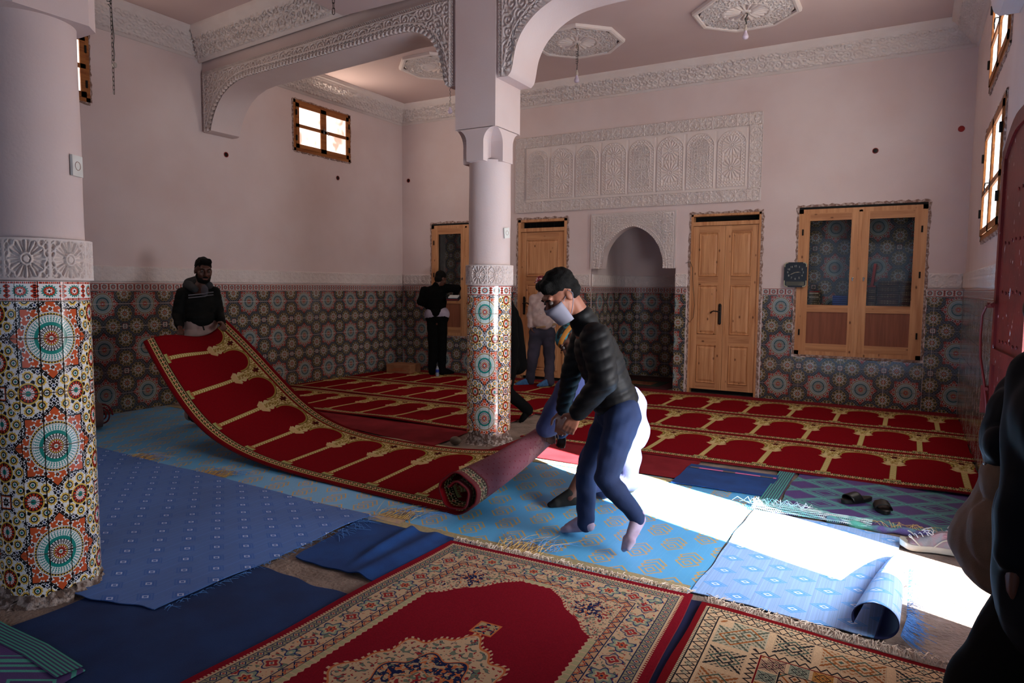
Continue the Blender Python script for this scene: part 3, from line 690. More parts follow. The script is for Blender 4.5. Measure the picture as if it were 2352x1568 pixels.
def leaf(parent, x0, x1, z0, z1, y, rows, st=.085, rl=.11):
    """frame and panel door leaf; rows = list of (z0,z1) of the panels"""
    D = MB(); D.box(x0, x0+st, y, y+.04, z0, z1).box(x1-st, x1, y, y+.04, z0, z1); lf = D.build('door_leaf', M_pine, parent)
    zz = [z0]+[v for r in rows for v in r]+[z1]
    for i in range(0, len(zz), 2): MB().box(x0+st, x1-st, y+.001, y+.04, zz[i], zz[i+1]).build('rail', M_pineh, lf)
    for (a, b) in rows:
        p = MB(); p.box(x0+st, x1-st, y+.006, y+.03, a, b); panel_box(p, x0+st, x1-st, y, a, b); p.build('panel', M_pine, lf)
    return lf
def handle(parent, x, y, z, dirx):
    p = MB(); p.tube([(x, y-.012, z-.13), (x, y-.012, z+.13)], .0235, 10); v = p.v; p.v = [(a, y-.003+(b-y+.012)*.35-.004, c) for a, b, c in v]
    p.sphere((x, y-.012, z+.13), .023, 10, (1, .4, 1)).sphere((x, y-.012, z-.13), .023, 10, (1, .4, 1))
    pl_ = p.build('door_handle', M_iron, parent, True)
    MB().tube([(x, y-.01, z+.035), (x, y-.055, z+.035), (x+dirx*.03, y-.06, z+.04), (x+dirx*.08, y-.06, z+.045), (x+dirx*.115, y-.055, z+.025), (x+dirx*.125, y-.05, z+.01)], [.01, .01, .009, .009, .01, .008], 8).build('lever', M_iron, pl_, True)
posB = lambda a, z, off: (a, YB-off, z)
# double door
x0, x1 = H_DOOR2[:2]; fr = MB()
fr.box(x0, x0+.03, YB-.01, YB+.12, 0, 2.62).box(x1-.03, x1, YB-.01, YB+.12, 0, 2.62).box(x0, x1, YB-.01, YB+.12, 2.59, 2.62).box(x0+.03, x1-.03, YB-.012, YB+.08, 2.455, 2.51)
D2 = fr.build('door_2', M_pine, kind='structure')
mid = (x0+x1)/2; rows = [(.16, .73), (.88, 1.60), (1.72, 2.36)]
l1 = leaf(D2, x0+.032, mid-.002, .07, 2.45, YB+.01, rows); l2 = leaf(D2, mid+.002, x1-.032, .07, 2.45, YB+.012, rows)
handle(D2, mid-.045, YB+.008, 1.18, -1)
MB().box(x0, x1, YB+.20, YB+.22, 0, 2.62).build('painted_dark_sheet', M_black, D2)  # black sheet stands in for the unlit space behind the double door
ragged_edge(D2, posB, x0, x1, 0, 2.62, .045, 'lrt', 11)
MB().tube([(x0-.07, YB-.012, 1.92), (x0+.0, YB-.02, 1.94), (x0+.04, YB-.03, 1.85), (x0+.055, YB-.03, 1.6), (x0+.085, YB-.03, 1.3), (x0+.07, YB-.03, 1.12), (x0+.02, YB-.03, 1.05), (x0-.05, YB-.02, 1.12), (x0-.07, YB-.015, 1.25)], .0035, 5).build('loose_wire', M_wire, D2, True)
# single door, left
x0, x1 = H_DOOR1[:2]; fr = MB()
fr.box(x0, x0+.05, YB-.01, YB+.12, 0, 2.66).box(x1-.05, x1, YB-.01, YB+.12, 0, 2.66).box(x0, x1, YB-.01, YB+.12, 2.62, 2.66).box(x0+.05, x1-.05, YB-.012, YB+.08, 2.46, 2.52)
D1 = fr.build('door_1', M_pine, kind='structure')
leaf(D1, x0+.052, x1-.052, .06, 2.455, YB+.01, [(.17, 1.05), (1.22, 1.60), (1.72, 2.33)], .10)
handle(D1, x0+.12, YB+.008, 1.24, 1)
MB().box(x0, x1, YB+.20, YB+.22, 0, 2.66).build('painted_dark_sheet', M_black, D1)  # black sheet in place of real darkness behind the single door
ragged_edge(D1, posB, x0, x1, 0, 2.66, .045, 'lrt', 5)
mb = MB()
for k in range(7): mb.box(x0+.06+k*.11, x0+.065+k*.11, YB+.10, YB+.11, 2.52, 2.62)
mb.build('transom_bars', M_iron, D1)

# ================================================================== CUPBOARDS
def cupboard(H, label, nleaf, seed):
    x0, x1, z0, z1 = H; t = thing('built_in_cupboard', label, 'cupboard', ((x0+x1)/2, YB, z0))
    fr = MB(); w_ = .055
    fr.box(x0, x1, YB-.012, YB+.10, z1-w_-.03, z1-.03).box(x0, x1, YB-.012, YB+.10, z0, z0+w_).box(x0, x0+w_, YB-.012, YB+.10, z0, z1-.03).box(x1-w_, x1, YB-.012, YB+.10, z0, z1-.03)
    fr.box((x0+x1)/2-.02, (x0+x1)/2+.02, YB-.012, YB+.08, z0+w_, z1-.06); fr.build('frame', M_pine, t)
    bx = MB().box(x0-.05, x0, YB+.10, YB+.42, z0, z1).box(x1, x1+.05, YB+.10, YB+.42, z0, z1).box(x0, x1, YB+.10, YB+.42, z0-.05, z0).box(x0, x1, YB+.10, YB+.42, z1, z1+.05).box(x0, x1, YB+.42, YB+.45, z0, z1)
    bx.build('recess', M_grout, t)
    MB().box(x0, x1, YB+.10, YB+.415, 1.30, 1.335).build('shelf', M_pine, t)
    f = lambda s: (s, YB+.42, 0, -1); 
    k0 = -1.5525+.10
    for k in range(-20, 6):
        p, q = max(x0, k0-PU/2+k*PU), min(x1, k0+PU/2+k*PU)
        if q-p < .01: continue
        for j in range(5, 11):
            a, b = .23+.27*(j-1), .23+.27*j; a = max(a, 1.335); b = min(b, z1)
            if b-a > .02: tile(t, f, p, q, a, b, M_zw, k0, .23, PU, PV)
    n = (x0+x1)/2
    for (a, b, kh) in ((x0+w_, n-.021, -1), (n+.021, x1-w_, 1)):
        st = .085; zt = z1-.03-w_; zb = z0+w_; zm0, zm1 = 1.245, 1.34
        d = MB(); d.box(a, a+st, YB-.016, YB+.02, zb, zt).box(b-st, b, YB-.016, YB+.02, zb, zt); dd = d.build('cupboard_door', M_pine, t)
        [MB().box(a+st, b-st, YB-.015, YB+.02, u_, v_).build('rail', M_pineh, dd) for u_, v_ in ((zt-.10, zt), (zm0, zm1), (zb, zb+.10))]
        MB().box(a+st-.005, b-st+.005, YB+.002, YB+.006, zm1-.01, zt-.09).build('glass_pane', M_glass, dd)
        MB().box(a+st-.005, b-st+.005, YB-.002, YB+.006, zb+.09, zm0+.01).build('plywood_panel', M_ply, dd)
        e = a if kh < 0 else b
        for z in (zb+.25, (zb+zt)/2+.1, zt-.25): MB().tube([(e, YB-.022, z-.04), (e, YB-.022, z+.04)], .010, 8).build('hinge', M_black, dd)
        kx = (b-.045) if kh < 0 else (a+.045)
        kk = MB(); kk.sphere((kx, YB-.018, 1.70), .013, 8, (1, .4, 1)); kk.box(kx-.006, kx+.006, YB-.045, YB-.02, 1.665, 1.695); kk.build('key', M_steel, dd)
    ragged_edge(t, posB, x0, x1, z0, z1, .045, 'lrtb', seed)
    MB().box(x0-.004, x1+.004, YB-.006, YB+.05, z1-.03, z1-.002).build('painted_gap_shade', M_black, t)  # solid black strip, shade above the frame put in as colour
    return t
cupboard(H_CUP2, 'wide pine cupboard with two glazed doors set into the back wall, books inside', 2, 3)
cupboard(H_CUP1, 'pine cupboard with glazed doors half hidden behind the middle column', 2, 8)

# books
def book(label, x0, x1, z0, z1, y0, y1, cover, group, band_=None, tilt=0, pages=True):
    t = thing('book', label, 'book', ((x0+x1)/2, y0, z0), group)
    def T(mb):
        if tilt: mb.v = [((x-x0)*math.cos(tilt)-(z-z0)*math.sin(tilt)+x0, y, (x-x0)*math.sin(tilt)+(z-z0)*math.cos(tilt)+z0) for x, y, z in mb.v]
        return mb
    c = .003; vert = (z1-z0) > (x1-x0)
    if vert: mb = MB().box(x0, x0+c, y0, y1, z0, z1).box(x1-c, x1, y0, y1, z0, z1).box(x0, x1, y0, y0+c, z0, z1)
    else: mb = MB().box(x0, x1, y0, y1, z0, z0+c).box(x0, x1, y0, y1, z1-c, z1).box(x0, x1, y0, y0+c, z0, z1)
    T(mb).build('cover', cover, t)
    if vert: T(MB().box(x0+c, x1-c, y0+c, y1-.004, z0+.004, z1-.004)).build('pages', M_paper, t)
    else: T(MB().box(x0+.004, x1-.004, y0+c, y1-.004, z0+c, z1-c)).build('pages', M_paper, t)
    if band_:
        mb = MB(); n = band_[1]; xm = (x0+x1)/2; w2 = (x1-x0)*.40
        zm = (z0+z1)/2
        mb.box(xm-w2, xm+w2, y0-.0012, y0, zm+(z1-z0)*.30, zm+(z1-z0)*.34).box(xm-w2, xm+w2, y0-.0012, y0, zm-(z1-z0)*.34, zm-(z1-z0)*.30)
        for k in range(n):
            xx = xm+(k-(n-1)/2)*w2*1.7/n; s = .2*(z1-z0)*(1.2 if k == n//2 else .8)
            mb.add([(xx-s, y0-.0014, zm), (xx, y0-.0014, zm-s), (xx+s, y0-.0014, zm), (xx, y0-.0014, zm+s)], [(0, 1, 2, 3)])
        T(mb).build('gilt_ornament', band_[0], t)
M_paper = plain('book_pages', (.82, .76, .66), rough=.9, scale=60)
M_gilt = plain('gilt', (.78, .70, .58), rough=.5); M_maroon = plain('maroon_leather', (.30, .09, .10), (.22, .07, .08), rough=.45)
M_blueb = plain('blue_cover', (.13, .25, .62), (.10, .20, .52), rough=.35); M_redb = plain('red_cover', (.68, .12, .10), rough=.45); M_olive = plain('olive_cover', (.36, .33, .20), (.28, .25, .15), rough=.5)
ZS = 1.336; y0b = YB+.13
for (a, b, nb, lab) in ((-.50, -.395, 9, 'left'), (-.385, -.135, 12, 'middle'), (-.125, .03, 12, 'right')):
    z = ZS
    for k in range(nb):
        h = .026; pos = ['lowest', 'second from the bottom', 'third from the bottom', 'fourth from the bottom', 'fifth from the bottom', 'sixth from the bottom', 'seventh from the bottom', 'eighth from the bottom', 'ninth from the bottom', 'tenth from the bottom', 'eleventh from the bottom', 'topmost'][k if not (k == nb-1) else 11]
        book('maroon gilt book in the %s stack behind the right glass door, %s' % (lab, pos), a+.004*random.random(), b-.004*random.random(), z, z+h, y0b+.004*random.random(), y0b+.2, M_maroon, 'maroon books stacked in the cupboard', (M_gilt, 5) if (k*7+len(lab)) % 3 else None); z += h+.0015
    if lab == 'left': book('small red book on top of the left maroon stack', a, b-.01, z, z+.022, y0b, y0b+.18, M_redb, None)
book('tall red book leaning against the left side behind the right glass door', -.47, -.435, ZS+.27, ZS+.56, y0b+.02, y0b+.2, M_redb, None, None, -.10)
z = ZS
for k in range(5):
    book('shiny blue book in the low stack behind the left glass door, %s' % ['lowest', 'second up', 'third up', 'fourth up', 'topmost'][k], -.92+.004*random.random(), -.735, z, z+.025, y0b+.01*random.random(), y0b+.19, M_blueb, 'blue books stacked in the cupboard'); z += .0265
z = ZS
for k, (mm, hh, lab) in enumerate(((M_olive, .033, 'lowest olive book'), (M_olive, .03, 'second olive book'), (M_olive, .03, 'third olive book'), (M_paper, .02, 'pale thin book'), (M_olive, .028, 'upper olive book'), (M_paper, .022, 'upper pale book'), (M_redb, .02, 'thin red book on top'))):
    book('%s of the left stack behind the left glass door' % lab, -1.21, -1.085-.01*(k % 2), z, z+hh, y0b, y0b+.17, mm, None, (M_gilt, 4) if mm is M_olive else None); z += hh+.0015

# ================================================================== CLOCK
def text(parent, s, size, M, mat, name, ext=.0008, align='CENTER'):
    c = bpy.data.curves.new(name, 'FONT'); c.body = s; c.size = size; c.extrude = ext; c.align_x = align; c.align_y = 'CENTER'
    o = bpy.data.objects.new('tmp', c); COL.objects.link(o); bpy.context.view_layer.update(); dg = bpy.context.evaluated_depsgraph_get()
    me = bpy.data.meshes.new_from_object(o.evaluated_get(dg)); bpy.data.objects.remove(o); me.transform(M); me.materials.clear(); me.materials.append(mat); me.name = name
    return link(name, me, parent)
ck = thing('wall_clock', 'square black wall clock with cream corners beside the wide cupboard', 'clock', (-1.375, YB, 1.57)); cx_, cz_ = -1.375, 1.745
M_face = plain('clock_black', (.035, .035, .04), rough=.25, spec=.6); M_cream = plain('clock_cream', (.72, .70, .60), rough=.4); M_silver = plain('clock_panel', (.40, .40, .34), (.30, .30, .26), rough=.3); M_num = plain('clock_numerals', (.78, .78, .72), rough=.5)
hw, hh = .145, .168; c_ = .03; yk = YB-.06
pl8 = [(cx_-hw+c_, cz_-hh), (cx_+hw-c_, cz_-hh), (cx_+hw, cz_-hh+c_), (cx_+hw, cz_+hh-c_), (cx_+hw-c_, cz_+hh), (cx_-hw+c_, cz_+hh), (cx_-hw, cz_+hh-c_), (cx_-hw, cz_-hh+c_)]
MB().prism(pl8, 'y', yk, YB-.012).build('case', M_face, ck)
MB().box(cx_-hw+.03, cx_+hw-.03, yk-.006, yk, cz_-hh+.02, cz_-hh+.075).build('lower_panel', M_silver, ck)
for sx in (-1, 1):
    for sz, ln in ((-1, .06), (1, .035)):
        mb = MB(); X0 = cx_+sx*(hw+.001); Z0 = cz_+sz*(hh+.001)
        mb.tube([(X0-sx*.008, yk-.004, Z0-sz*(c_+ln)), (X0-sx*.008, yk-.004, Z0-sz*c_), (X0-sx*c_, yk-.004, Z0-sz*.008), (X0-sx*(c_+.022), yk-.004, Z0-sz*.008)], .008, 6); mb.build('corner_guard', M_cream, ck)
Rt = Matrix.Rotation(PI/2, 4, 'X')
zc0 = cz_+.03
for k in range(1, 13):
    a = PI/2-k*PI/6; rx, rz = .098, .085; 
    m_ = Matrix.Translation((cx_+rx*math.cos(a)*(1.0 if abs(math.cos(a)) > .3 else 1), yk-.002, zc0+rz*math.sin(a))) @ Rt
    text(ck, str(k), .036, m_, M_num, 'numeral')
for ang, L_, w_, nm in ((PI/2-2*PI*(2.70/12), .055, .0035, 'hour_hand'), (PI/2-2*PI*(41/60), .082, .0028, 'minute_hand')):
    d = Vector((math.cos(ang), 0, math.sin(ang))); n_ = Vector((-d.z, 0, d.x)); c0 = Vector((cx_, yk-.006, zc0))
    MB().add([c0-d*.012-n_*w_, c0-d*.012+n_*w_, c0+d*L_*.6+n_*w_*1.3, c0+d*L_, c0+d*L_*.6-n_*w_*1.3], [(0, 1, 2, 3, 4)]).build(nm, M_gilt, ck)
MB().tube([(cx_-.03, yk-.008, zc0+.001), (cx_+.07, yk-.008, zc0-.0)], .0008, 4).build('second_hand', M_num, ck)

# ================================================================== CARVED PANEL AND MIHRAB SURROUND
cp = thing('carved_panel', 'long carved white plaster panel of eight arched fields high on the back wall', 'wall panel', (-3.83, YB, 2.78))
px0, px1, pz0, pz1 = -5.79, -1.87, 2.775, 3.985; bw = .17
def relief(name, parent, x0, x1, z0, z1, y, hf, amp, step, mat=M_carved, clip=None):
    nx = max(int((x1-x0)/step), 4); nz = max(int((z1-z0)/step), 4); X, Z = np.meshgrid(np.linspace(x0, x1, nx+1), np.linspace(z0, z1, nz+1))
    h = hf(X-x0, Z-z0, x1-x0, z1-z0); P = np.stack([X, y-h*amp, Z], 2); return sheet(name, P, mat, parent, smooth=False)
MB().box(px0, px1, YB-.012, YB, pz0, pz1).build('backing', M_carved, cp)
cell = .17
def hb(u, v, W, H_): return np.maximum(h_geo(u, v, cell), ((u < .008) | (v < .008) | (u > W-.008) | (v > H_-.008))*1.)
relief('border_strip', cp, px0, px1, pz1-bw, pz1, YB-.013, hb, .018, .008); relief('border_strip', cp, px0, px1, pz0, pz0+bw, YB-.013, hb, .018, .008)
relief('border_strip', cp, px0, px0+bw, pz0+bw, pz1-bw, YB-.013, hb, .018, .008); relief('border_strip', cp, px1-bw, px1, pz0+bw, pz1-bw, YB-.013, hb, .018, .008)
ix0, ix1 = px0+bw+.02, px1-bw-.02; iw = (ix1-ix0)/8; iz0, iz1 = pz0+bw+.03, pz1-bw-.03
for k in range(8):
    def hp(u, v, W, H_, k=k):
        x = u-W/2; rr = W/2-.02; zc = H_-rr-.02; din = np.where(v < zc, rr-abs(x), rr-np.hypot(x, v-zc)); din = np.minimum(din, v-.02)
        inner = h_daisy(x+.16, v-zc+.16+.0, .32) if k % 2 else h_arab(x, v, .055, 2.2+abs(x)*0)
        if k % 2 == 0:
            xs = abs(x); inner = h_arab(xs, v, .052, 4.); r2 = np.hypot(x, v-H_*.42); inner = np.maximum(inner, rib(r2-.11, .01)*(v > H_*.42)); inner = np.maximum(inner, rib(abs(x)-.11, .008)*(v < H_*.42)*(v > .2))
            inner = np.maximum(inner, rib(abs(x)+abs(v-H_*.25)-.09, .01))
        h = np.where(din > .065, inner, 0); h = np.where((din > .0) & (din < .065), .25+.75*smst(np.sin(v*150)*np.sin(x*150), .1, .5), h)
        h = np.maximum(h, rib(din-.065, .008)); h = np.maximum(h, rib(din, .008)); h = np.where(din < -.006, .25*(((u > .012) & (u < W-.012))*1.), h); return h
    relief('arched_field', cp, ix0+k*iw+.006, ix0+(k+1)*iw-.006, iz0, iz1, YB-.013, hp, .022, .007)

ms = thing('mihrab_arch', 'small carved plaster arch over the prayer niche in the back wall', 'arch', (-3.73, YB, 1.84))
mx0, mx1, mz0, mz1 = -4.41, -3.05, 1.845, 2.70; ox0, ox1, oa = -4.215, -3.235, 2.485; xc = (ox0+ox1)/2
def mi(x):
    t = np.clip(abs(x-xc)/((ox1-ox0)/2), 0, 1); return mz0+.03+(oa-mz0-.03)*(np.sqrt(np.clip(1-t**1.9, 0, 1))*.93+.07*(1-t))
X = np.unique(np.concatenate([np.linspace(mx0, ox0, 26), np.linspace(ox0, ox0+.03, 14), np.linspace(ox0, ox1, 130), np.linspace(ox1-.03, ox1, 14), np.linspace(ox1, mx1, 26)]))
Zi = np.where((X <= ox0) | (X >= ox1), mz0, mi(X)); nt = 90; T_ = np.linspace(0, 1, nt)[:, None]; Zg = Zi+(mz1-Zi)*T_; Xg = np.repeat(X[None], nt, 0)
cur = np.array([[ox0, mz0]]+[[x, float(mi(x))] for x in np.linspace(ox0, ox1, 60)]+[[ox1, mz0]]); Dm = np.full(Xg.shape, 9.); SL = Dm*0; acc = 0
for a, b in zip(cur[:-1], cur[1:]):
    ab = b-a; l2 = (ab**2).sum()+1e-12; tt = np.clip(((Xg-a[0])*ab[0]+(Zg-a[1])*ab[1])/l2, 0, 1); d = np.hypot(Xg-a[0]-tt*ab[0], Zg-a[1]-tt*ab[1]); m = d < Dm; Dm = np.where(m, d, Dm); SL = np.where(m, acc+tt*math.sqrt(l2), SL); acc += math.sqrt(l2)
ed = np.minimum(np.minimum(Xg-mx0, mx1-Xg), mz1-Zg); h = h_arab(Xg, Zg, .05, 5.)
h = np.where(Dm < .06, np.maximum(rib(Dm-.055, .008), rib(Dm-.04-.006*np.cos(2*PI*SL/.035), .006)), h); h = np.where(Dm < .03, .2+.8*smst(np.sin(2*PI*SL/.035+Dm*60), -.1, .5), h)
h = np.where(ed < .04, rib(ed-.036, .006), h); h = np.where(ed < .028, h_rope(Xg, Zg, .022), h)
P = np.stack([Xg, YB-.03-h*.02, Zg], 2); sheet('arch_carving', P, M_carved, ms, smooth=False)
pp = [(mx0, mz0), (ox0, mz0)]+[(x, float(mi(x))) for x in np.linspace(ox0, ox1, 40)]+[(ox1, mz0), (mx1, mz0), (mx1, mz1), (mx0, mz1)]
MB().prism(pp, 'y', YB-.028, YB+.14).build('arch_body', M_plaster, ms)

# ================================================================== SOCKETS, JUNCTION BOXES
M_white = plain('white_plastic', (.86, .86, .84), rough=.35); M_redplastic = plain('red_plastic', (.55, .10, .06), rough=.5)
def socket(loc, nrm, label, tilt=0):
    t = thing('wall_socket', label, 'wall socket', loc); n = Vector(nrm).normalized(); q = n.to_track_quat('Z', 'Y'); M = Matrix.Translation(loc) @ q.to_matrix().to_4x4() @ Matrix.Rotation(tilt, 4, 'Z')
    MB().box(-.04, .04, -.05, .05, 0, .012, M).build('plate', M_white, t); mb = MB()
    for i in range(20): pass
    mb.lathe([(.022, .012), (.021, .014), (.019, .013), (.018, .006), (0, .006)], (0, 0, 0), 20); mb.v = [tuple(M @ Vector(v)) for v in mb.v]; mb.build('outlet', plain('outlet_shade', (.62, .5, .46), rough=.5), t, True)
    mb = MB(); [mb.lathe([(.003, .0065), (0, .0075)], (x, 0, 0), 8) for x in (-.008, .008)]; mb.v = [tuple(M @ Vector(v)) for v in mb.v]; mb.build('pin_hole', M_black, t)
def on_col(cx, cy, ang, z, r=.207): return (cx+r*math.cos(ang), cy+r*math.sin(ang), z), (math.cos(ang), math.sin(ang), 0)
loc, n_ = on_col(-3.74, 1.80, math.atan2(-1.8, 3.74)+.98, 2.12); socket(loc, n_, 'white electric socket on the nearest column')
loc, n_ = on_col(-3.635, 5.86, math.atan2(-5.86, 3.635)+.88, 2.07); socket(loc, n_, 'tilted white electric socket on the middle column', .12)
def jbox(loc, nrm, label, m):
    t = thing('junction_box', label, 'junction box', loc, 'round junction boxes in the walls'); q = Vector(nrm).to_track_quat('Z', 'Y'); M = Matrix.Translation(loc) @ q.to_matrix().to_4x4()
    mb = MB().lathe([(.036, 0), (.036, .006), (.030, .007), (.029, .001), (0, .001)], (0, 0, 0), 24); mb.v = [tuple(M @ Vector(v)) for v in mb.v]; mb.build('ring', m, t, True)
    mb = MB().lathe([(.027, .0015), (.012, .003), (0, .004)], (0, 0, 0), 14); mb.v = [tuple(M @ Vector(v)) for v in mb.v]; mb.build('dark_inside', M_iron if m is M_redplastic else m, t)
for i, (l, n_, lb, m) in enumerate((((XL+.001, 6.38, 3.32), (1, 0, 0), 'round box on the left wall under the arch end', M_redplastic), ((XL+.001, 8.51, 3.30), (1, 0, 0), 'round box on the left wall below the small window', M_redplastic),
        ((-8.06, YB-.001, 3.47), (0, -1, 0), 'round box on the back wall near the left corner', M_redplastic), ((-.48, YB-.001, 3.33), (0, -1, 0), 'dark round box high above the wide cupboard', M_redplastic),
        ((.44, YB-.001, 3.51), (0, -1, 0), 'bright red round box in the top right of the back wall', plain('bright_red_plastic', (.62, .08, .05), rough=.5)))): jbox(l, n_, lb, m)

# ================================================================== RED DOOR
hx, hy = XR-.015, 4.47; ex, ey = .502, 5.46
rd = bpy.data.objects.new('door_3', None); reg(rd, kind='structure'); rd.location = (hx, hy, 0)
dv = Vector((ex-hx, ey-hy, 0)); dl = dv.length; dv.normalize(); nv = Vector((-dv.y, dv.x, 0))  # towards the room
Md = Matrix((( dv.x, nv.x, 0, hx), (dv.y, nv.y, 0, hy), (0, 0, 1, 0.03), (0, 0, 0, 1)))
def dprism(poly, a, b): 
    mb = MB(); mb.prism(poly, 'y', a, b); mb.v = [tuple(Md @ Vector(v)) for v in mb.v]; return mb
top = [(x, 2.40+.16*math.sin(PI/2*min(1, (dl-x)/.45))) for x in np.linspace(dl, 0, 14)]
dprism([(0, 0), (dl, 0)]+top, -.018, .018).build('door_leaf', M_redpaint, rd)
fr_o = [(0, 0), (dl, 0)]+top
for a, b, c, d, nm in ((dl-.07, dl, 0, 2.40, 'stile'), (0, .07, 0, 2.5, 'stile'), (.07, dl-.07, .0, .10, 'rail'), (.07, dl-.07, 1.05, 1.15, 'rail')):
    dprism([(a, c), (b, c), (b, d), (a, d)], .018, .034).build(nm, M_redpaint, rd)
ti = [(x, z-.09) for x, z in top]; mb = dprism(top+ti[::-1], .018, .034); mb.build('arched_rail', M_redpaint, rd)
mb = MB(); R_ = random.Random(4)
for k in range(46):
    x, z = .12+.11*(k % 7)+.01*R_.random(), .3+.30*(k//7)+.02*R_.random(); mb.sphere((x, .022, z), .011, 6, (1, .5, 1))
mb.v = [tuple(Md @ Vector(v)) for v in mb.v]; mb.build('rivets', M_redpaint, rd, True, kind='stuff')
mb = MB().tube([(dl-.10, .05, 1.43), (dl+.05, .05, 1.43)], .014, 8).tube([(dl-.02, .018, 1.43), (dl-.02, .07, 1.43)], .02, 8)
mb.tube([(dl+.0, .07, 1.42), (dl+.045, .085, 1.36), (dl+.065, .085, 1.22), (dl+.05, .08, 1.08), (dl-.01, .06, .93), (dl-.03, .045, .80), (dl-.03, .04, .72)], .008, 7)
mb.tube([(dl+.045, .04, .88), (dl-.03, .05, .88)], .012, 8).box(dl-.015, dl+.004, .03, .075, .72, .90); mb.v = [tuple(Md @ Vector(v)) for v in mb.v]; mb.build('bolt_and_handle', M_redpaint, rd, True)

# ================================================================== TEXTILE PATTERNS
def uvgrid(W, H_, px):
    """metres on a pixel grid"""
    nx, ny = int(W*px), int(H_*px); x = (np.arange(nx)+.5)/nx*W; y = (np.arange(ny)+.5)/ny*H_; return np.meshgrid(x, y)
RED, DRED, CREAM, GOLD, DGOLD, BLK = hexc('720a14'), hexc('660810'), hexc('c9b884'), hexc('978140'), hexc('74632c'), hexc('1a1210')
NP_ = .5125; CW = 1.25
def rng_tex(shape, f, seed=0):
    r = np.random.default_rng(seed); a = r.random((max(int(shape[0]/f), 2)+1, max(int(shape[1]/f), 2)+1)); yy = np.linspace(0, a.shape[0]-1.001, shape[0]); xx = np.linspace(0, a.shape[1]-1.001, shape[1])
    i = yy.astype(int)[:, None]; j = xx.astype(int)[None]; fy = (yy % 1)[:, None]; fx = (xx % 1)[None]
    return (a[i, j]*(1-fy)*(1-fx)+a[i+1, j]*fy*(1-fx)+a[i, j+1]*(1-fy)*fx+a[i+1, j+1]*fy*fx)
def prayer():
    X, Y = uvgrid(NP_, CW, 900); x = X-NP_/2; img = np.zeros(X.shape+(3,), np.float32); img[:] = RED
    img *= (.9+.2*rng_tex(X.shape, 3, 2))[..., None]
    v = Y; xs = abs(x); post = NP_/2-xs   # distance from the post line (at cell edges)
    # arch field: red lobe, corbels; everything else above the capitals is gold
    lobe = np.hypot(xs, (v-.905)*1.05) < .172; mid_ = (v < .86) & (v > .78) & (xs < .205-.03*np.sin((v-.78)*40)); low = (v <= .79) & (xs < .19+.02*np.cos((v-.72)*60))
    red = lobe | mid_ | low; sp = (v > .755) & ~red & (v < 1.10)
    img[sp] = GOLD*.98
    n1 = rng_tex(X.shape, 9, 5); n2 = rng_tex(X.shape, 5, 9)
    img[sp & (n1 > .52)] = CREAM; img[sp & (n2 > .80)] = RED*.9; img[sp & (n1 < .22)] = DGOLD
    e1 = (np.hypot(xs, (v-.905)*1.05) < .197) & ~red & (v > .83) & (v < 1.1); img[e1] = GOLD; e2 = (np.hypot(xs, (v-.905)*1.05) > .192) & e1; img[e2] = BLK
    e3 = sp & (v < .86) & (xs < .205+.022) & ~red; img[e3] = CREAM*.95
    fl = (np.hypot(post, (v-1.035)) < .035+.012*np.cos(5*np.arctan2(v-1.035, post))); img[fl] = hexc('5a1a18'); img[fl & (n2 > .6)] = BLK
    # posts
    p = (post < .026) & (v > .16) & (v < .70); img[p] = CREAM; tw = ((v*34+post*22) % 1) < .45; img[p & tw] = GOLD; img[(post > .022) & p] = DGOLD
    cap = (v > .69) & (v < .76) & (post < .05+.05*np.clip((v-.69)/.07, 0, 1)); img[cap] = CREAM; st = ((v*75) % 1) < .45; img[cap & st] = hexc('a5573f'); img[cap & (((post*90) % 1) < .3) & st] = CREAM
    bs = (v > .128) & (v < .165) & (post < .06); img[bs] = hexc('9aa366'); img[(v > .150) & (v < .178) & (post < .045) & (((post*80) % 1) < .5)] = hexc('9a4a30')
    # borders
    for s, o in ((v, 0), (CW-v, 1)):
        a0 = .125 if o == 0 else .13
        img[s < a0] = BLK; img[s < .045] = RED*.95
        d = (s > .045) & (s < .056); img[d] = CREAM; img[d & (((X*50) % 1) < .35)] = RED
        d = (s > .056) & (s < .062); img[d] = GOLD
        d = (s > .105) & (s < .118); img[d] = CREAM*.95; img[d & (((X*60) % 1) < .42)] = BLK
        fx = (X % .05125)-.0256; r = np.hypot(fx, s-.083); t = np.arctan2(s-.083, fx); m = r < .016+.004*np.cos(4*t); img[m] = hexc('d8b98e'); img[r < .008] = hexc('a8452e'); m = (abs(abs(fx)-.0256) < .006) & (abs(s-.083) < .014); img[m] = hexc('7d7a4a')
    img[(CW-v > .118) & (CW-v < .128)] = GOLD
    return img
IMG_PR = prayer(); M_pr = patterned('prayer_carpet', IMG_PR, rough=1, bump=.35, bscale=260, spec=.03)
bk = np.zeros_like(IMG_PR); bk[:] = hexc('7d525c'); Yv = (np.arange(bk.shape[0])/bk.shape[0])[:, None]*np.ones((1, bk.shape[1])); bord = (np.minimum(Yv, 1-Yv) < .11)
bk = np.where(bord[..., None], IMG_PR*.55+hexc('6a6560')*.42, bk*.86+IMG_PR*.10).astype(np.float32)
Xk = np.arange(bk.shape[1])[None]/bk.shape[1]*np.ones_like(Yv); dots = ((((Yv*26) % 1) < .12) & (((Xk*12+(np.floor(Yv*26) % 2)*.5) % 1) < .22)); bk[dots & ~bord] = hexc('6d1a26')
M_prb = patterned('prayer_carpet_underside', bk, rough=.9, bump=.3, bscale=400, spec=.15)
M_redge = plain('red_carpet_edge', (.46, .04, .08), rough=.95, scale=40)

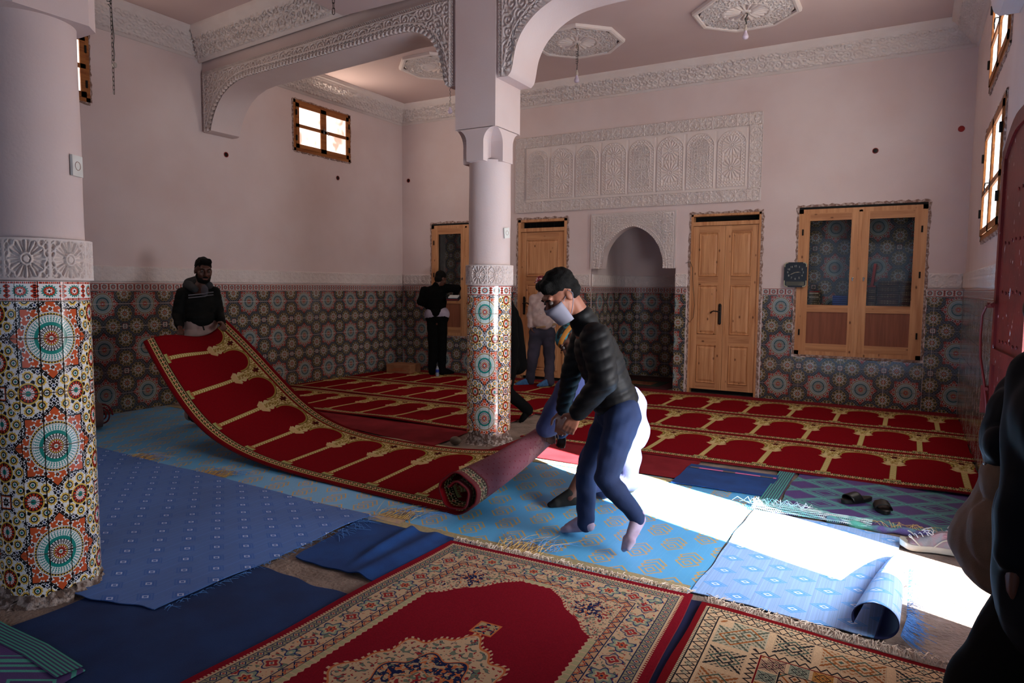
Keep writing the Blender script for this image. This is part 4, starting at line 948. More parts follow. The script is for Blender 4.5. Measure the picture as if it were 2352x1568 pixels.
def blue_yellow():
    """light blue plastic mat, stacked ochre diamonds, one repeat .62 x .62 m, two rows"""
    W = .30; H_ = .40; X, Y = uvgrid(W, H_, 1500); img = np.zeros(X.shape+(3,), np.float32); B1 = hexc('55aadd'); B2 = hexc('3f97d3'); O = hexc('d2a04c')
    img[:] = B1; img[((((X+Y)*90) % 1) < .25) & ((((X-Y)*90) % 1) < .5)] = B2; img[(((X*160) % 1) < .12)] = hexc('7cc0e6')
    for cx, cy in ((.075, .10), (.225, .30)):
        for dx in (-W, 0, W):
            for dy in (-H_, 0, H_):
                for k, oy in enumerate((.090, .045, -.005)):
                    x = X-cx-dx; y = Y-cy-dy-oy; q = abs(x)+abs(y)*.9
                    img[q < .072] = B1*.96
                    for r in ((.072,) if k < 2 else (.072, .034)): img[(q < r) & (q > r-.012)] = O
    return img
M_by = patterned('blue_ochre_mat', blue_yellow(), rough=.38, bump=.25, bscale=500, spec=.45, grime=(2.5, .85))
def blue_diamond(base, dark, light, hl):
    W = .26; H_ = .20; X, Y = uvgrid(W, H_, 1700); img = np.zeros(X.shape+(3,), np.float32); img[:] = base; n = rng_tex((1, X.shape[1]), 3, 3); img *= (.92+.16*n)[..., None]
    st = rng_tex(X.shape, 1, 4); img[st > .93] = light
    for cx, cy in ((.065, .05), (.195, .15)):
        for dx in (-W, 0, W):
            for dy in (-H_, 0, H_):
                q = abs(X-cx-dx)/.066+abs(Y-cy-dy)/.048; qq = q+.12*np.floor((abs(Y-cy-dy)*200) % 2)*.3
                img[qq < 1] = dark; img[(qq < .82) & (qq > .68)] = base*.9+dark*.1; img[(q < .38) & (q > .2)] = hl
    return img
M_bdL = patterned('blue_diamond_mat', blue_diamond(hexc('4a72b4'), hexc('2f62b0'), hexc('7f98c8'), hexc('b8c8e8')), rough=.6, bump=.3, bscale=500, grime=(2, .75))
M_bdR = patterned('pale_blue_diamond_mat', blue_diamond(hexc('8fb2e4'), hexc('5aa2e8'), hexc('c4d6f2'), hexc('dfe9fa')), rough=.6, bump=.3, bscale=500)
def green_purple():
    W = .36; H_ = .30; X, Y = uvgrid(W, H_, 1500); img = np.zeros(X.shape+(3,), np.float32); P_ = hexc('4f3a72'); G_ = hexc('4aa694'); img[:] = P_
    q = np.minimum(abs((X/W) % 1-.5)*2+abs((Y/H_) % 1-.5)*2, 9); q2 = 2-q  # q: diamond centred mid, q2: centred at corners
    for k0, k1 in ((.62, .70), (.80, .88), (.95, 1.0)): img[(q > k0) & (q < k1)] = G_
    for k0, k1 in ((.93, 1.0), (.80, .84)): img[(q2 > k0) & (q2 < k1)] = G_
    img[(q < .40) & (q > .34)] = G_; img[q < .34] = P_*.95; n = rng_tex(X.shape, 1, 8); img *= (.88+.24*n)[..., None]; return img
M_gp = patterned('green_purple_mat', green_purple(), rough=.55, bump=.3, bscale=500)
def stripes(c1, c2, n, W=.12):
    X, Y = uvgrid(W, .02, 2500); img = np.zeros(X.shape+(3,), np.float32); img[:] = c1; img[((X/W*n) % 1) < .5] = c2; return img
M_gstr = patterned('green_striped_edge', stripes(hexc('3f9c86'), hexc('3a3560'), 7), rough=.6)
M_felt = plain('navy_felt', (.055, .19, .38), (.045, .15, .32), rough=.95, scale=5, bump=.3, bscale=300, lo=.35, hi=.7)
M_felt2 = plain('blue_felt', (.05, .24, .48), (.04, .20, .42), rough=.95, scale=5, bump=.3, bscale=300)
M_redund = plain('red_underlay', (.50, .13, .16), (.42, .09, .12), spec=.1, rough=.95, scale=4, bump=.3, bscale=250, lo=.35, hi=.7)
M_fringe = plain('cream_fringe', (.86, .79, .72), (.76, .68, .61), rough=.9, scale=60)
M_straw = plain('ochre_straw', (.84, .68, .36), (.70, .58, .36), rough=.8, scale=90); M_bluestr = plain('blue_straw', (.35, .58, .85), rough=.6, scale=90)

def persian():
    """red rug: half is drawn and mirrored. origin at the lower left; size 1.47 x 2.30"""
    W, H_ = 1.47, 2.80; X, Y = uvgrid(W, H_, 850); x = np.minimum(X, W-X); y = np.minimum(Y, H_-Y); d = np.minimum(x, y); img = np.zeros(X.shape+(3,), np.float32)
    along = np.where(x < y, y, x); Rd = hexc('781220'); CR = hexc('b99d7d'); GR = hexc('66705e'); NV = hexc('1d2446'); OR = hexc('b5663c'); RB = hexc('8c2a2c')
    img[:] = Rd*(.92+.16*rng_tex(X.shape, 3, 1))[..., None]
    fx0, fy0 = .30, .30
    def motif(dist, al, p, r, c1, c2, c3, k=6):
        a = (al % p)-p/2; rr = np.hypot(a, dist); t = np.arctan2(dist, a); q = rr/(1+.22*np.cos(k*t)); img[(q < r)] = NV*1.3; img[q < r*.86] = c1; img[(q < r*.60)] = c2; img[(q < r*.42)] = RB; img[q < r*.26] = c3; img[q < r*.12] = NV
    # outer guard
    m = (d > .035) & (d < .055); img[m] = CR; img[m & (((along*60) % 1) < .45) & (d < .045)] = Rd
    m = (d > .055) & (d < .100); img[m] = hexc('8c8468'); b_ = d-.0775; a = (along % .045)-.0225; q = abs(a)+abs(b_); img[m & (q < .018)] = NV*1.2; img[m & (q < .012)] = CR; img[m & (q < .006)] = RB; img[m & (abs(abs(a)-.0225) < .0015)] = NV; img[(abs(d-.056) < .002) | (abs(d-.100) < .002)] = NV
    # main cream border
    m = (d > .102) & (d < .232); img[m] = CR; bd = d-.167
    sv = img.copy()
    n = rng_tex(X.shape, 11, 6); n2 = rng_tex(X.shape, 7, 16); img[m & (n > .74)] = GR; img[m & (n2 > .80)] = RB; img[m & (n < .12)] = OR; img[m & (abs(n-.74) < .012)] = NV
    al2 = along+.0
    motif(np.where(m, bd, 9), al2, .26, .052, GR*1.25, CR, OR); motif(np.where(m, bd, 9), al2+.13, .26, .040, CR*.9, RB, CR, 4)
    m2 = (d > .232) & (d < .27); img[m2] = hexc('b08a68'); a = ((along % .06)/.06); z = abs(a-.5)*2*.03+.237; img[m2 & (abs(d-z) < .004)] = NV; img[m2 & (abs(d-z-.012) < .003)] = RB; img[(abs(d-.232) < .0022) | (abs(d-.272) < .0022)] = NV; img[m2 & (((along*33) % 1) < .2) & (d > .25)] = OR
    # serrated sage edge on the field
    ser = .272+.030+.010*(abs(((along*28) % 1)-.5)*2); m3 = (d > .272) & (d < ser); img[m3] = hexc('a19a74'); img[m3 & (((along*28) % 1) < .22)] = CR; img[(d > ser-.005) & (d < ser)] = CR
    # corner pieces
    u, v = x-fx0, y-fy0; edge = .36-.0*u-(v)*.0; line = u/.34+v/.36; step = .03*np.floor(line*0); cp_ = (line < 1.0+.03*np.cos(v*40)) & (d > .272)
    img[cp_] = CR; n = rng_tex(X.shape, 8, 21); n2 = rng_tex(X.shape, 6, 22); img[cp_ & (n > .7)] = GR; img[cp_ & (n2 > .76)] = RB; img[cp_ & (n < .16)] = NV; img[cp_ & (abs(n-.7) < .015)] = NV
    nb = cp_ & (np.hypot(u-.10, v-.10)+.03*np.cos(9*np.arctan2(v-.1, u-.1)) < .075); img[nb] = NV; img[nb & (n > .6)] = CR; img[nb & (n2 > .68)] = OR
    e = (abs(line-1-.03*np.cos(v*40)) < .022) & (d > .29); img[e] = CR; img[e & (((np.hypot(u, v-u)*34) % 1) < .4)] = RB
    # medallion
    cx, cy = X-W/2, Y-H_/2; r = np.hypot(cx/.30, cy/.44); t = np.arctan2(cy/.44, cx/.30); sc = 1+.045*np.cos(16*t)+.06*np.cos(8*t)+.05*np.cos(4*t)
    q = r/sc; img[q < 1.07] = np.where((((t*90/(2*PI)) % 1) < .45)[..., None], CR, Rd)[q < 1.07]; img[q < 1.03] = OR; img[q < 1.0] = CR; n = rng_tex(X.shape, 12, 31); n2 = rng_tex(X.shape, 8, 32)
    mm = q < .98; img[mm & (n > .68)] = GR; img[mm & (n2 > .76)] = RB; img[mm & (abs(n-.68) < .02)] = NV
    q2 = r/(1+.10*np.cos(8*t+PI)); img[q2 < .66] = OR; img[q2 < .64] = NV; mm = q2 < .62; img[mm & (n > .58)] = CR*.95; img[mm & (n2 > .66)] = OR; img[mm & (n2 < .2)] = GR
    img[q2 < .36] = OR; img[q2 < .345] = CR; mm = q2 < .34; img[mm & (n > .55)] = GR; img[mm & (n2 > .6)] = RB; img[mm & (n < .2)] = NV
    pd = (np.maximum(abs(cx), abs(abs(cy)-.585)) < .055); img[pd] = OR; pd = (np.maximum(abs(cx), abs(abs(cy)-.585)) < .046); img[pd] = hexc('a08a66'); img[pd & (n > .6)] = NV; img[pd & (n2 > .7)] = RB
    return img
M_persian = patterned('red_persian_rug', persian(), rough=.95, bump=.4, bscale=350, spec=.04)
def berber():
    W, H_ = 1.34, 2.0; X, Y = uvgrid(W, H_, 900); x = np.minimum(X, W-X); y = np.minimum(Y, H_-Y); d = np.minimum(x, y); al = np.where(x < y, y, x); img = np.zeros(X.shape+(3,), np.float32)
    Rd = hexc('6e0f16'); CR = hexc('c6a784'); BK = hexc('1d1b22'); GN = hexc('46584e'); OR = hexc('9a5526'); GY = hexc('93917c'); img[:] = CR; img *= (.9+.2*rng_tex(X.shape, 2, 3))[..., None]
    img[d < .03] = Rd; m = (d > .045) & (d < .105); z = ((al % .07)/.07); tri = abs(z-.5)*2*.05; img[m & (abs(d-.05-tri) < .005)] = BK; img[m & (abs(.105-d-tri+.005) < .004)] = BK; img[m & (tri > .030) & (abs(d-.075) < .012) & (((al*110) % 1) < .6)] = GY; img[(abs(d-.045) < .003) | (abs(d-.107) < .003)] = BK; m_ = (d > .03) & (d < .042) & (((al*70) % 1) < .5); img[m_] = GY*.7
    def sq(dd, al_, p, half, cols, seed):
        k = np.floor(al_/p); a = (al_ % p)-p/2; 
        for i, c in enumerate(cols):
            s = (k % len(cols)) == i; xx, yy = abs(a)/half, abs(dd)/half; inn = (np.maximum(xx, yy) < 1) & s
            img[inn] = c[1]; dg = abs(xx-yy); img[inn & (dg < .07)] = c[0]; img[inn & (((dg*3.2) % 1) < .38) & (((np.maximum(xx, yy)*6) % 1) < .62) & (np.maximum(xx, yy) < .94)] = c[0]; img[inn & (abs(xx+yy-.78) < .07)] = c[2]; img[inn & (xx+yy < .5)] = c[0]; img[inn & (xx+yy < .36)] = c[1]; img[inn & (xx+yy < .16)] = c[2]
            img[inn & (((X*170) % 1) < .35) & (((Y*170) % 1) < .35)] = c[2]
    m = (d > .115) & (d < .285); sq(np.where(m, d-.20, 9), al+.02, .185, .078, ((OR, CR, GN), (GN, hexc('b0ab93'), OR), (BK, CR, GN)), 1)
    m = (d > .29) & (d < .325); z = abs(((al % .04)/.04)-.5)*2*.03; img[m & (abs(d-.293-z) < .006)] = BK; img[abs(d-.33) < .003] = Rd
    m = (d > .332) & (d < .412); sq(np.where(m, d-.372, 9), al, .088, .038, ((OR, hexc('c9974e'), BK), (hexc('4a1a30'), CR, BK), (GN, hexc('a7a890'), BK)), 2); img[abs(d-.415) < .003] = BK
    f = d > .418; u, v = X-W/2, Y-H_/2; a = ((u+v*.8)/.10) % 1; b_ = ((u-v*.8)/.10) % 1; fm = f & (((abs(u)/.26)+(abs(v)/.62)) > 1)
    img[fm & ((a < .10))] = OR; img[fm & (b_ < .10)] = GN; q = np.maximum(abs(a-.55), abs(b_-.55)); img[fm & (q < .25)] = BK; img[fm & (q < .18)] = CR; img[fm & (q < .08)] = OR
    L_ = abs(u)/.26+abs(v)/.62; rm = f & (L_ < 1); img[rm] = Rd; e = rm & (L_ > .86); hk = ((v*26) % 1); img[e & (hk < .5)] = CR; img[e & (hk > .15) & (hk < .35) & (L_ > .9)] = BK; img[rm & (np.hypot(u, (abs(v) % .2)-.1) < .04)] = CR; return img
M_berber = patterned('geometric_rug', berber(), rough=.95, bump=.4, bscale=350, spec=.04)

# ================================================================== FLOOR TEXTILES
def hnoise(X, Y, a, s, seed=0): return a*(np.sin(X*s+seed)*np.cos(Y*s*.83+seed*1.7)+.5*np.sin(X*s*2.3+Y*s*1.9+seed*3.1))
def textile(name, label, cat, corners, z, th, mat, uvf, nx=60, ny=40, wav=.003, wobble=.006, seed=1, group=None, edge=None, zf=None, matname='weave'):
    """corners: 4 ground points (ll, lr, ur, ul); a thin slab with gently uneven surface and edges"""
    c = [np.array(p, float) for p in corners]; U, V = np.meshgrid(np.linspace(0, 1, nx+1), np.linspace(0, 1, ny+1))
    P = (c[0][None, None]*((1-U)*(1-V))[..., None]+c[1]*(U*(1-V))[..., None]+c[2]*(U*V)[..., None]+c[3]*((1-U)*V)[..., None])
    rg = np.random.default_rng(seed); ph = rg.random(8)*6
    ew = wobble*(np.sin(V*9+ph[0])+.6*np.sin(V*23+ph[1])); P[..., 0] += ew*(1-2*U)*(abs(1-2*U) > .98)
    ew = wobble*(np.sin(U*11+ph[2])+.6*np.sin(U*27+ph[3])); P[..., 1] += ew*(1-2*V)*(abs(1-2*V) > .98)
    Z = z+th+wav*(1+np.sin(P[..., 0]*5+ph[4])*np.cos(P[..., 1]*6+ph[5]))/1.0
    if zf is not None: Z = Z+zf(P[..., 0], P[..., 1])
    uv = uvf(P[..., 0], P[..., 1], U, V)
    T = np.dstack([P, Z]); Bt = np.dstack([P, np.maximum(Z-th, z+.0005)])
    n = (nx+1)*(ny+1); vs = np.concatenate([T.reshape(-1, 3), Bt.reshape(-1, 3)]); f1 = gridfaces(ny+1, nx+1); f2 = f1[:, ::-1]+n
    idx = np.arange(n).reshape(ny+1, nx+1); ring = np.concatenate([idx[0, :-1], idx[:-1, -1], idx[-1, :0:-1], idx[:0:-1, 0]]); nxt = np.roll(ring, -1)
    sf = np.stack([ring, ring+n, nxt+n, nxt], 1); uv2 = np.tile(uv.reshape(-1, 2), (2, 1)); mats = [mat, edge or mat]
    me = fastmesh(name, vs, np.concatenate([f1, f2, sf]), uv2, True, mats, np.concatenate([np.zeros(len(f1)), np.ones(len(f2)), np.ones(len(sf))]))
    try: me.set_sharp_from_angle(angle=math.radians(60))
    except Exception: pass
    o = bpy.data.objects.new(name, me); reg(o, None, label, cat, group); return o
def tufts(parent, p0, p1, n, ln, mat, name, z=.01, spread=.5, dirn=None, r=.0012, seed=1, lift=.01, kind='stuff'):
    """loose threads along a line"""
    R_ = random.Random(seed); mb = MB(); p0 = Vector((*p0, z)); p1 = Vector((*p1, z)); d0 = (p1-p0).normalized(); nn = Vector(dirn) if dirn else Vector((-d0.y, d0.x, 0))
    for i in range(n):
        p = p0.lerp(p1, (i+R_.random())/n); L_ = ln*(.5+.9*R_.random()); d = (nn+d0*spread*(R_.random()*2-1)*1.4).normalized(); c = Vector((R_.uniform(-1, 1), R_.uniform(-1, 1), 0))*L_*.25
        pts = [p, p+d*L_*.35+Vector((0, 0, lift*R_.random())), p+d*L_*.7+c*.5+Vector((0, 0, lift*.6*R_.random())), p+d*L_+c]; pts = [Vector((q.x, q.y, max(q.z, .003))) for q in pts]
        mb.tube(pts, [r, r, r*.9, r*.6], 4, False)
    return mb.build(name, mat, parent, kind=kind)
wp = lambda P, Q, x0=0, y0=0: (lambda x, y, U, V: np.dstack([(x-x0)/P, (y-y0)/Q]))
G = (-.0,)
Z1, Z2, Z3 = .0, .006, .012
tA = textile('woven_mat', 'long light blue plastic mat with ochre stacked diamonds running across the room', 'mat', [(XL+.05, 3.40), (-.91, 3.40), (-.90, 5.42), (XL+.05, 5.40)], .000, .004, M_by, wp(.30, .40, .1, .09), 200, 60, .002)
for i, (a, b) in enumerate((((XL+.05, 3.385), (-.91, 3.385)), ((XL+.05, 5.385), (-.9, 5.395)))):
    pass
M_ochre = plain('ochre_edge_weave', (.66, .58, .40), (.56, .52, .40), rough=.6, scale=70)
def strip(parent, name, pts, w_, z, th, mat, uvs=None):
    """ribbon of width w_ laid along ground points"""
    L_ = 0; V = []; UVs = []; F = []; pts = [Vector((*p, 0)) for p in pts]
    for i, p in enumerate(pts):
        d = (pts[min(i+1, len(pts)-1)]-pts[max(i-1, 0)]).normalized(); n_ = Vector((-d.y, d.x, 0)); 
        if i: L_ += (p-pts[i-1]).length
        for s in (0, 1): q = p+n_*w_*s; V.append((q.x, q.y, z+th)); UVs.append((s, L_*8)) if uvs else UVs.append((0, 0))
    for i in range(len(pts)-1): F.append((i*2, i*2+2, i*2+3, i*2+1))
    me = fastmesh(name, V, F, UVs, False, mat); o = bpy.data.objects.new(name, me); reg(o, parent)
    if parent is not None: o.matrix_parent_inverse = wm(parent).inverted()
    return o
strip(tA, 'edge_weave', [(x, 3.402+.004*math.sin(x*3)) for x in np.linspace(XL+.06, -.92, 60)], .085, .0, .0095, M_ochre)
strip(tA, 'edge_weave', [(x, 5.32+.003*math.sin(x*3)) for x in np.linspace(XL+.06, -.92, 60)], .085, .0, .0095, M_ochre)
M_bare = plain('bare_patch', (.66, .55, .50), (.74, .64, .46), rough=.9, scale=40)
for k, (cx, cy, L_, sd) in enumerate(((-4.83, 3.62, .42, 1), (-2.93, 3.58, .5, 2), (-1.93, 3.50, .5, 3), (-5.85, 3.62, .4, 4))):
    mb = MB(); mb.add([(cx-.13, cy-.14, .0105), (cx+.12, cy-.15, .0105), (cx+.10, cy+.06, .0105), (cx+.02, cy+.10, .0105), (cx-.09, cy+.07, .0105)], [(0, 1, 2, 3, 4)]); mb.build('worn_hole', M_bare, tA)
    tufts(tA, (cx-.14, cy-.10), (cx+.16, cy-.06), 30, L_*.45, M_straw, 'frayed_straw', .014, .35, (.05, 1, 0), .0016, sd, .03)
    tufts(tA, (cx-.10, cy-.05), (cx+.22, cy+.02), 26, L_*.35, M_bluestr, 'frayed_straw', .014, .6, (.15, 1, 0), .0014, sd+9, .04)
fold = lambda x, y: .022*np.exp(-((x-y*.12+4.15)/.06)**2)*0
tB = textile('woven_mat', 'blue mat with small pale diamonds beside the nearest column', 'mat', [(-3.78, 1.72), (-3.02, 1.90), (-3.07, 3.45), (-6.9, 3.62)], .013, .004, M_bdL, wp(.26, .20), 120, 60, .004, .008, 3)
tufts(tB, (-3.00, 1.92), (-3.06, 3.44), 90, .05, M_bluestr, 'frayed_edge', .02, 1.2, (1, 0, 0), .0012, 5, .01)
tufts(tB, (-3.0, 3.05), (-3.05, 3.44), 34, .10, M_bluestr, 'frayed_edge', .02, .5, (1, -.35, 0), .0013, 6, .01)
tC1 = textile('felt_mat', 'large navy felt mat in the foreground left of the red rug', 'mat', [(-3.44, .9), (-2.28, .9), (-2.30, 2.50), (-3.44, 2.50)], .001, .006, M_felt, wp(1, 1), 60, 60, .003, .012, 4)
tC2 = textile('felt_mat', 'small creased navy felt mat between the light blue mat and the red rug', 'mat', [(-2.96, 2.69), (-2.20, 2.68), (-2.20, 3.40), (-3.08, 3.37)], .008, .006, M_felt2, wp(1, 1), 60, 40, .002, .006, 6, zf=lambda x, y: .03*np.exp(-((x+2.62+(y-3)*.10)/.035)**2)*np.clip((y-2.7)*3, 0, 1)+.018*np.exp(-((x+2.48)/.05)**2))
tH = textile('felt_mat', 'blue felt mat with a pink striped edge between the carpets', 'mat', [(-1.58, 5.30), (-.86, 5.30), (-.87, 5.95), (-1.60, 5.95)], .012, .005, M_felt2, wp(1, 1), 20, 16, .001, .003, 7)
def pinkstripe():
    X, Y = uvgrid(.30, .03, 1500); img = np.zeros(X.shape+(3,), np.float32); img[:] = hexc('c76a9c'); img[(X > .2) & (((X*110) % 1) < .5)] = hexc('8f7a55'); img[(X > .2) & (((X*110) % 1) >= .5)] = hexc('24305a'); return img
M_pink = patterned('pink_striped_edge', pinkstripe(), rough=.9)
V_ = []; U_ = []; 
for i in range(13):
    x = -1.575+.70*i/12; V_ += [(x, 5.815, .0215), (x, 5.85, .0215)]; U_ += [(x/.30, 0), (x/.30, 1)]
link('edge_stripe', fastmesh('edge_stripe', V_, [(i*2, i*2+2, i*2+3, i*2+1) for i in range(12)], U_, False, M_pink), tH)
tU1 = textile('red_underlay', 'plain red underlay sheet left of the middle column', 'underlay', [(-6.6, 5.72), (-3.93, 5.33), (-4.02, 6.3), (-6.9, 6.3)], .006, .004, M_redund, wp(1, 1), 60, 20, .003, .004, 8)
tU2 = textile('red_underlay', 'plain red underlay sheet right of the middle column', 'underlay', [(-3.40, 5.46), (-1.57, 5.44), (-1.55, 6.3), (-3.36, 6.3)], .006, .004, M_redund, wp(1, 1), 40, 20, .003, .004, 9)
tG = textile('woven_mat', 'green and purple diamond mat under the black sandals', 'mat', [(-.76, 4.96), (.52, 4.98), (.54, 6.2), (-.74, 6.2)], .006, .005, M_gp, wp(.36, .30, .05, .08), 50, 50, .003, .006, 10)
strip(tG, 'striped_edge', [(-.765, y) for y in np.linspace(4.98, 6.15, 12)], .125, .012, .006, M_gstr, True)
mb = MB(); R_ = random.Random(3)
P_ = [];   # worn rolled lower edge
for i in range(60):
    x = -.42+.94*i/59; P_.append((x, 4.945+.012*math.sin(x*14)-.01*x, .022+.006*math.sin(x*9)))
mb.tube(P_, [.022+.006*math.sin(i*.7) for i in range(60)], 10); mb.build('rolled_worn_edge', plain('worn_green', (.32, .62, .54), (.33, .28, .48), rough=.8, scale=7, bump=.5, bscale=120), tG, True)
M_net = plain('white_netting', (.86, .88, .88), (.55, .80, .78), rough=.7, scale=12)
mb = MB()
for k in range(16):
    y0_ = 4.93+.0115*k; pts = [(-.90+.75*i/20, y0_+.09*(1-i/20)*0-.02*(i/20)*k/16*5*.3+.006*math.sin(i*1.3+k), .026+.015*math.sin(PI*k/15)+.004*math.sin(i+k*2)) for i in range(21)]; mb.tube(pts, .0019, 4, False)
for k in range(60):
    x = -.89+.012*k; mb.tube([(x, 4.925, .022), (x+.01, 5.0, .045), (x+.004, 5.09, .028)], .0013, 4, False)
mb.build('torn_netting', M_net, tG, kind='stuff')
tufts(tG, (-.92, 4.98), (-.55, 5.02), 60, .11, M_net, 'loose_threads', .04, 2.0, (.1, 1, 0), .0015, 8, .05)
tufts(tG, (-.1, 4.96), (.3, 4.95), 26, .10, M_straw, 'loose_threads', .035, 1.6, (-.7, 1, 0), .0014, 18, .04)
tLL = textile('woven_mat', 'green striped corner of a mat at the bottom left of the photo', 'mat', [(-3.6, .5), (-2.60, .8), (-2.78, 1.44), (-3.72, 1.46)], .014, .005, M_gp, wp(.8, .5), 30, 30, .004, .006, 12)
strip(tLL, 'striped_edge', [(-3.70, 1.365), (-3.4, 1.36), (-3.1, 1.365), (-2.80, 1.345)], .10, .024, .004, M_gstr, True)
tD = textile('woven_mat', 'pale blue diamond mat lying in the sunlight, its right end curled into a roll', 'mat', [(-.90, 3.42), (-.06, 3.36), (.02, 4.86), (-.885, 4.95)], .006, .004, M_bdR, wp(.26, .20, .03, .02), 60, 60, .003, .006, 14)
# curled end
nS, nV = 34, 30; P = np.zeros((nV+1, nS+1, 3)); UVs = np.zeros((nV+1, nS+1, 2))
for j in range(nV+1):
    v = j/nV; y = 3.35+v*1.12; r = .078*(1-v)**.55+.004; x0 = -.07+.08*v
    for i in range(nS+1):
        a = -PI/2+(i/nS)*1.62*PI; P[j, i] = (x0+r*math.cos(a)*(1.15), y, .014+r+r*math.sin(a)); UVs[j, i] = ((x0+r*(a+PI/2))/.26, y/.20)
curl = sheet('curled_end', P, plain('navy_underside', (.06, .10, .30), rough=.8), tD, uv=UVs); curl.data.materials.append(M_bdR); so_ = curl.modifiers.new('s', 'SOLIDIFY'); so_.thickness = .004; so_.material_offset = 1; so_.offset = 1
for sgn in (0,): 
    tufts(tD, (.05, 3.40), (.06, 4.3), 110, .06, M_bluestr, 'fringe', .02, .7, (1, -.25, 0), .0014, 21, .02)
    tufts(tD, (.03, 3.36), (.06, 3.62), 60, .09, M_bluestr, 'fringe', .05, .5, (.7, -.5, -.3), .0016, 22, .0)
tF3 = textile('felt_mat', 'dark blue felt strip showing between the two patterned rugs', 'mat', [(-.95, 1.2), (-.70, 1.2), (-.76, 3.34), (-.98, 3.34)], .001, .004, plain('deep_blue_felt', (.04, .08, .26), rough=.95, scale=6), wp(1, 1), 6, 20, .001, .003, 15)
P1c = [(-2.37, .55), (-.68, .55), (-.875, 3.355), (-2.335, 3.345)]
tP1 = textile('patterned_rug', 'large red rug with cream flowered border and medallion in the foreground', 'rug', P1c, .012, .009, M_persian, lambda x, y, U, V: np.dstack([U, V]), 100, 150, .004, .004, 16, edge=M_redge, group=None)
tufts(tP1, (-2.32, 3.345), (-.90, 3.35), 300, .055, M_fringe, 'fringe', .024, .9, (0, 1, 0), .0022, 31, .022)
P2c = [(-.735, 1.25), (.52, 1.20), (.54, 3.17), (-.815, 3.295)]
tP2 = textile('patterned_rug', 'geometric rug of square motifs at the bottom right of the photo', 'rug', P2c, .012, .009, M_berber, lambda x, y, U, V: np.dstack([U, V]), 80, 100, .005, .004, 17, edge=M_redge)
tufts(tP2, (-.80, 3.30), (.52, 3.17), 330, .075, M_fringe, 'fringe', .026, .8, (.05, 1, 0), .0025, 32, .028)

# prayer carpets: three strips from wall to wall, in lengths
def strip_carpet(label, x0, x1, y0, ph, seed, zf=None):
    o = textile('prayer_carpet', label, 'carpet', [(x0, y0), (x1, y0), (x1, y0+1.225), (x0, y0+1.225)], .012, .011, M_pr, lambda x, y, U, V: np.dstack([(x-ph)/NP_, V*.996+.002]), int((x1-x0)*14), 20, .004, .005, seed, 'niche-patterned prayer carpet strips', edge=M_redge, zf=zf); return o
bump_l = lambda x, y: .02*np.exp(-((x+5.2)/.5)**2)*np.exp(-((y-6.1)/.2)**2)
strip_carpet('front strip of the prayer carpets right of the middle column', -3.40, XR-.02, 6.10, -2.11, 41, lambda x, y: .012*np.exp(-((x-.3)/.25)**2))
strip_carpet('front strip of the prayer carpets left of the middle column', XL+.1, -3.87, 6.08, -2.11, 42, bump_l)
strip_carpet('second strip of the prayer carpets, in the middle', XL+.03, XR-.01, 7.345, -2.42, 43)
strip_carpet('third strip of the prayer carpets, against the back wall', XL+.02, XR-.005, 8.60, -2.75, 44)
tK = textile('carpet_runner', 'narrow red carpet end between the third strip and the back wall', 'carpet', [(XL+.02, 9.84), (XR-.01, 9.84), (XR-.01, YB-.02), (XL+.02, YB-.02)], .004, .006, M_redund, wp(1, 1), 60, 6, .002, .002, 45)
tM = textile('small_prayer_mat', 'dark green and red mat on the floor of the prayer niche', 'mat', [(-4.3, 10.2), (-3.15, 10.2), (-3.15, 11.6), (-4.3, 11.6)], .004, .006, plain('dark_red_pile', (.26, .04, .06), rough=.95, scale=9), wp(1, 1), 10, 10)
MB().box(-4.10, -3.35, 10.4, 11.0, .013, .018).build('green_field', plain('green_pile', (.08, .18, .12), (.10, .14, .08), rough=.95, scale=14), tM)
MB().box(-3.92, -3.5, 10.5, 10.85, .018, .021).build('ochre_motif', plain('ochre_pile', (.50, .33, .16), (.42, .16, .10), rough=.95, scale=22), tM)

# ---- the carpet being carried: held high at the left, flat in the middle, rolled at the right
near = [(-6.50, .985), (-6.34, .82), (-6.08, .57), (-5.74, .32), (-5.49, .19), (-5.15, .10), (-4.80, .05), (-4.35, .02), (-3.8, .016), (-3.3, .016), (-2.90, .016), (-2.66, .016)]
far = [(-6.88, 1.14), (-6.58, .96), (-6.29, .76), (-6.02, .56), (-5.70, .32), (-5.38, .15), (-5.02, .06), (-4.66, .022), (-4.2, .018), (-3.7, .018), (-3.30, .03), (-2.80, .14)]
def resamp(pts, n):
    p = np.array(pts); 
    for _ in range(3): q = p.copy(); q[1:-1] = .25*p[:-2]+.5*p[1:-1]+.25*p[2:]; mid_ = np.zeros((2*len(q)-1, 2)); mid_[::2] = q; mid_[1::2] = (q[1:]+q[:-1])/2; p = mid_
    s = np.concatenate([[0], np.cumsum(np.hypot(*np.diff(p, axis=0).T))]); t = np.linspace(0, s[-1], n); return np.stack([np.interp(t, s, p[:, 0]), np.interp(t, s, p[:, 1])], 1), s[-1]
NF, NR, NVv = 130, 90, 48
A_, la = resamp(near, NF); B_, lb = resamp(far, NF); P = np.zeros((NVv+1, NF+NR, 3)); UVs = np.zeros((NVv+1, NF+NR, 2)); Ls = (la+lb)/2
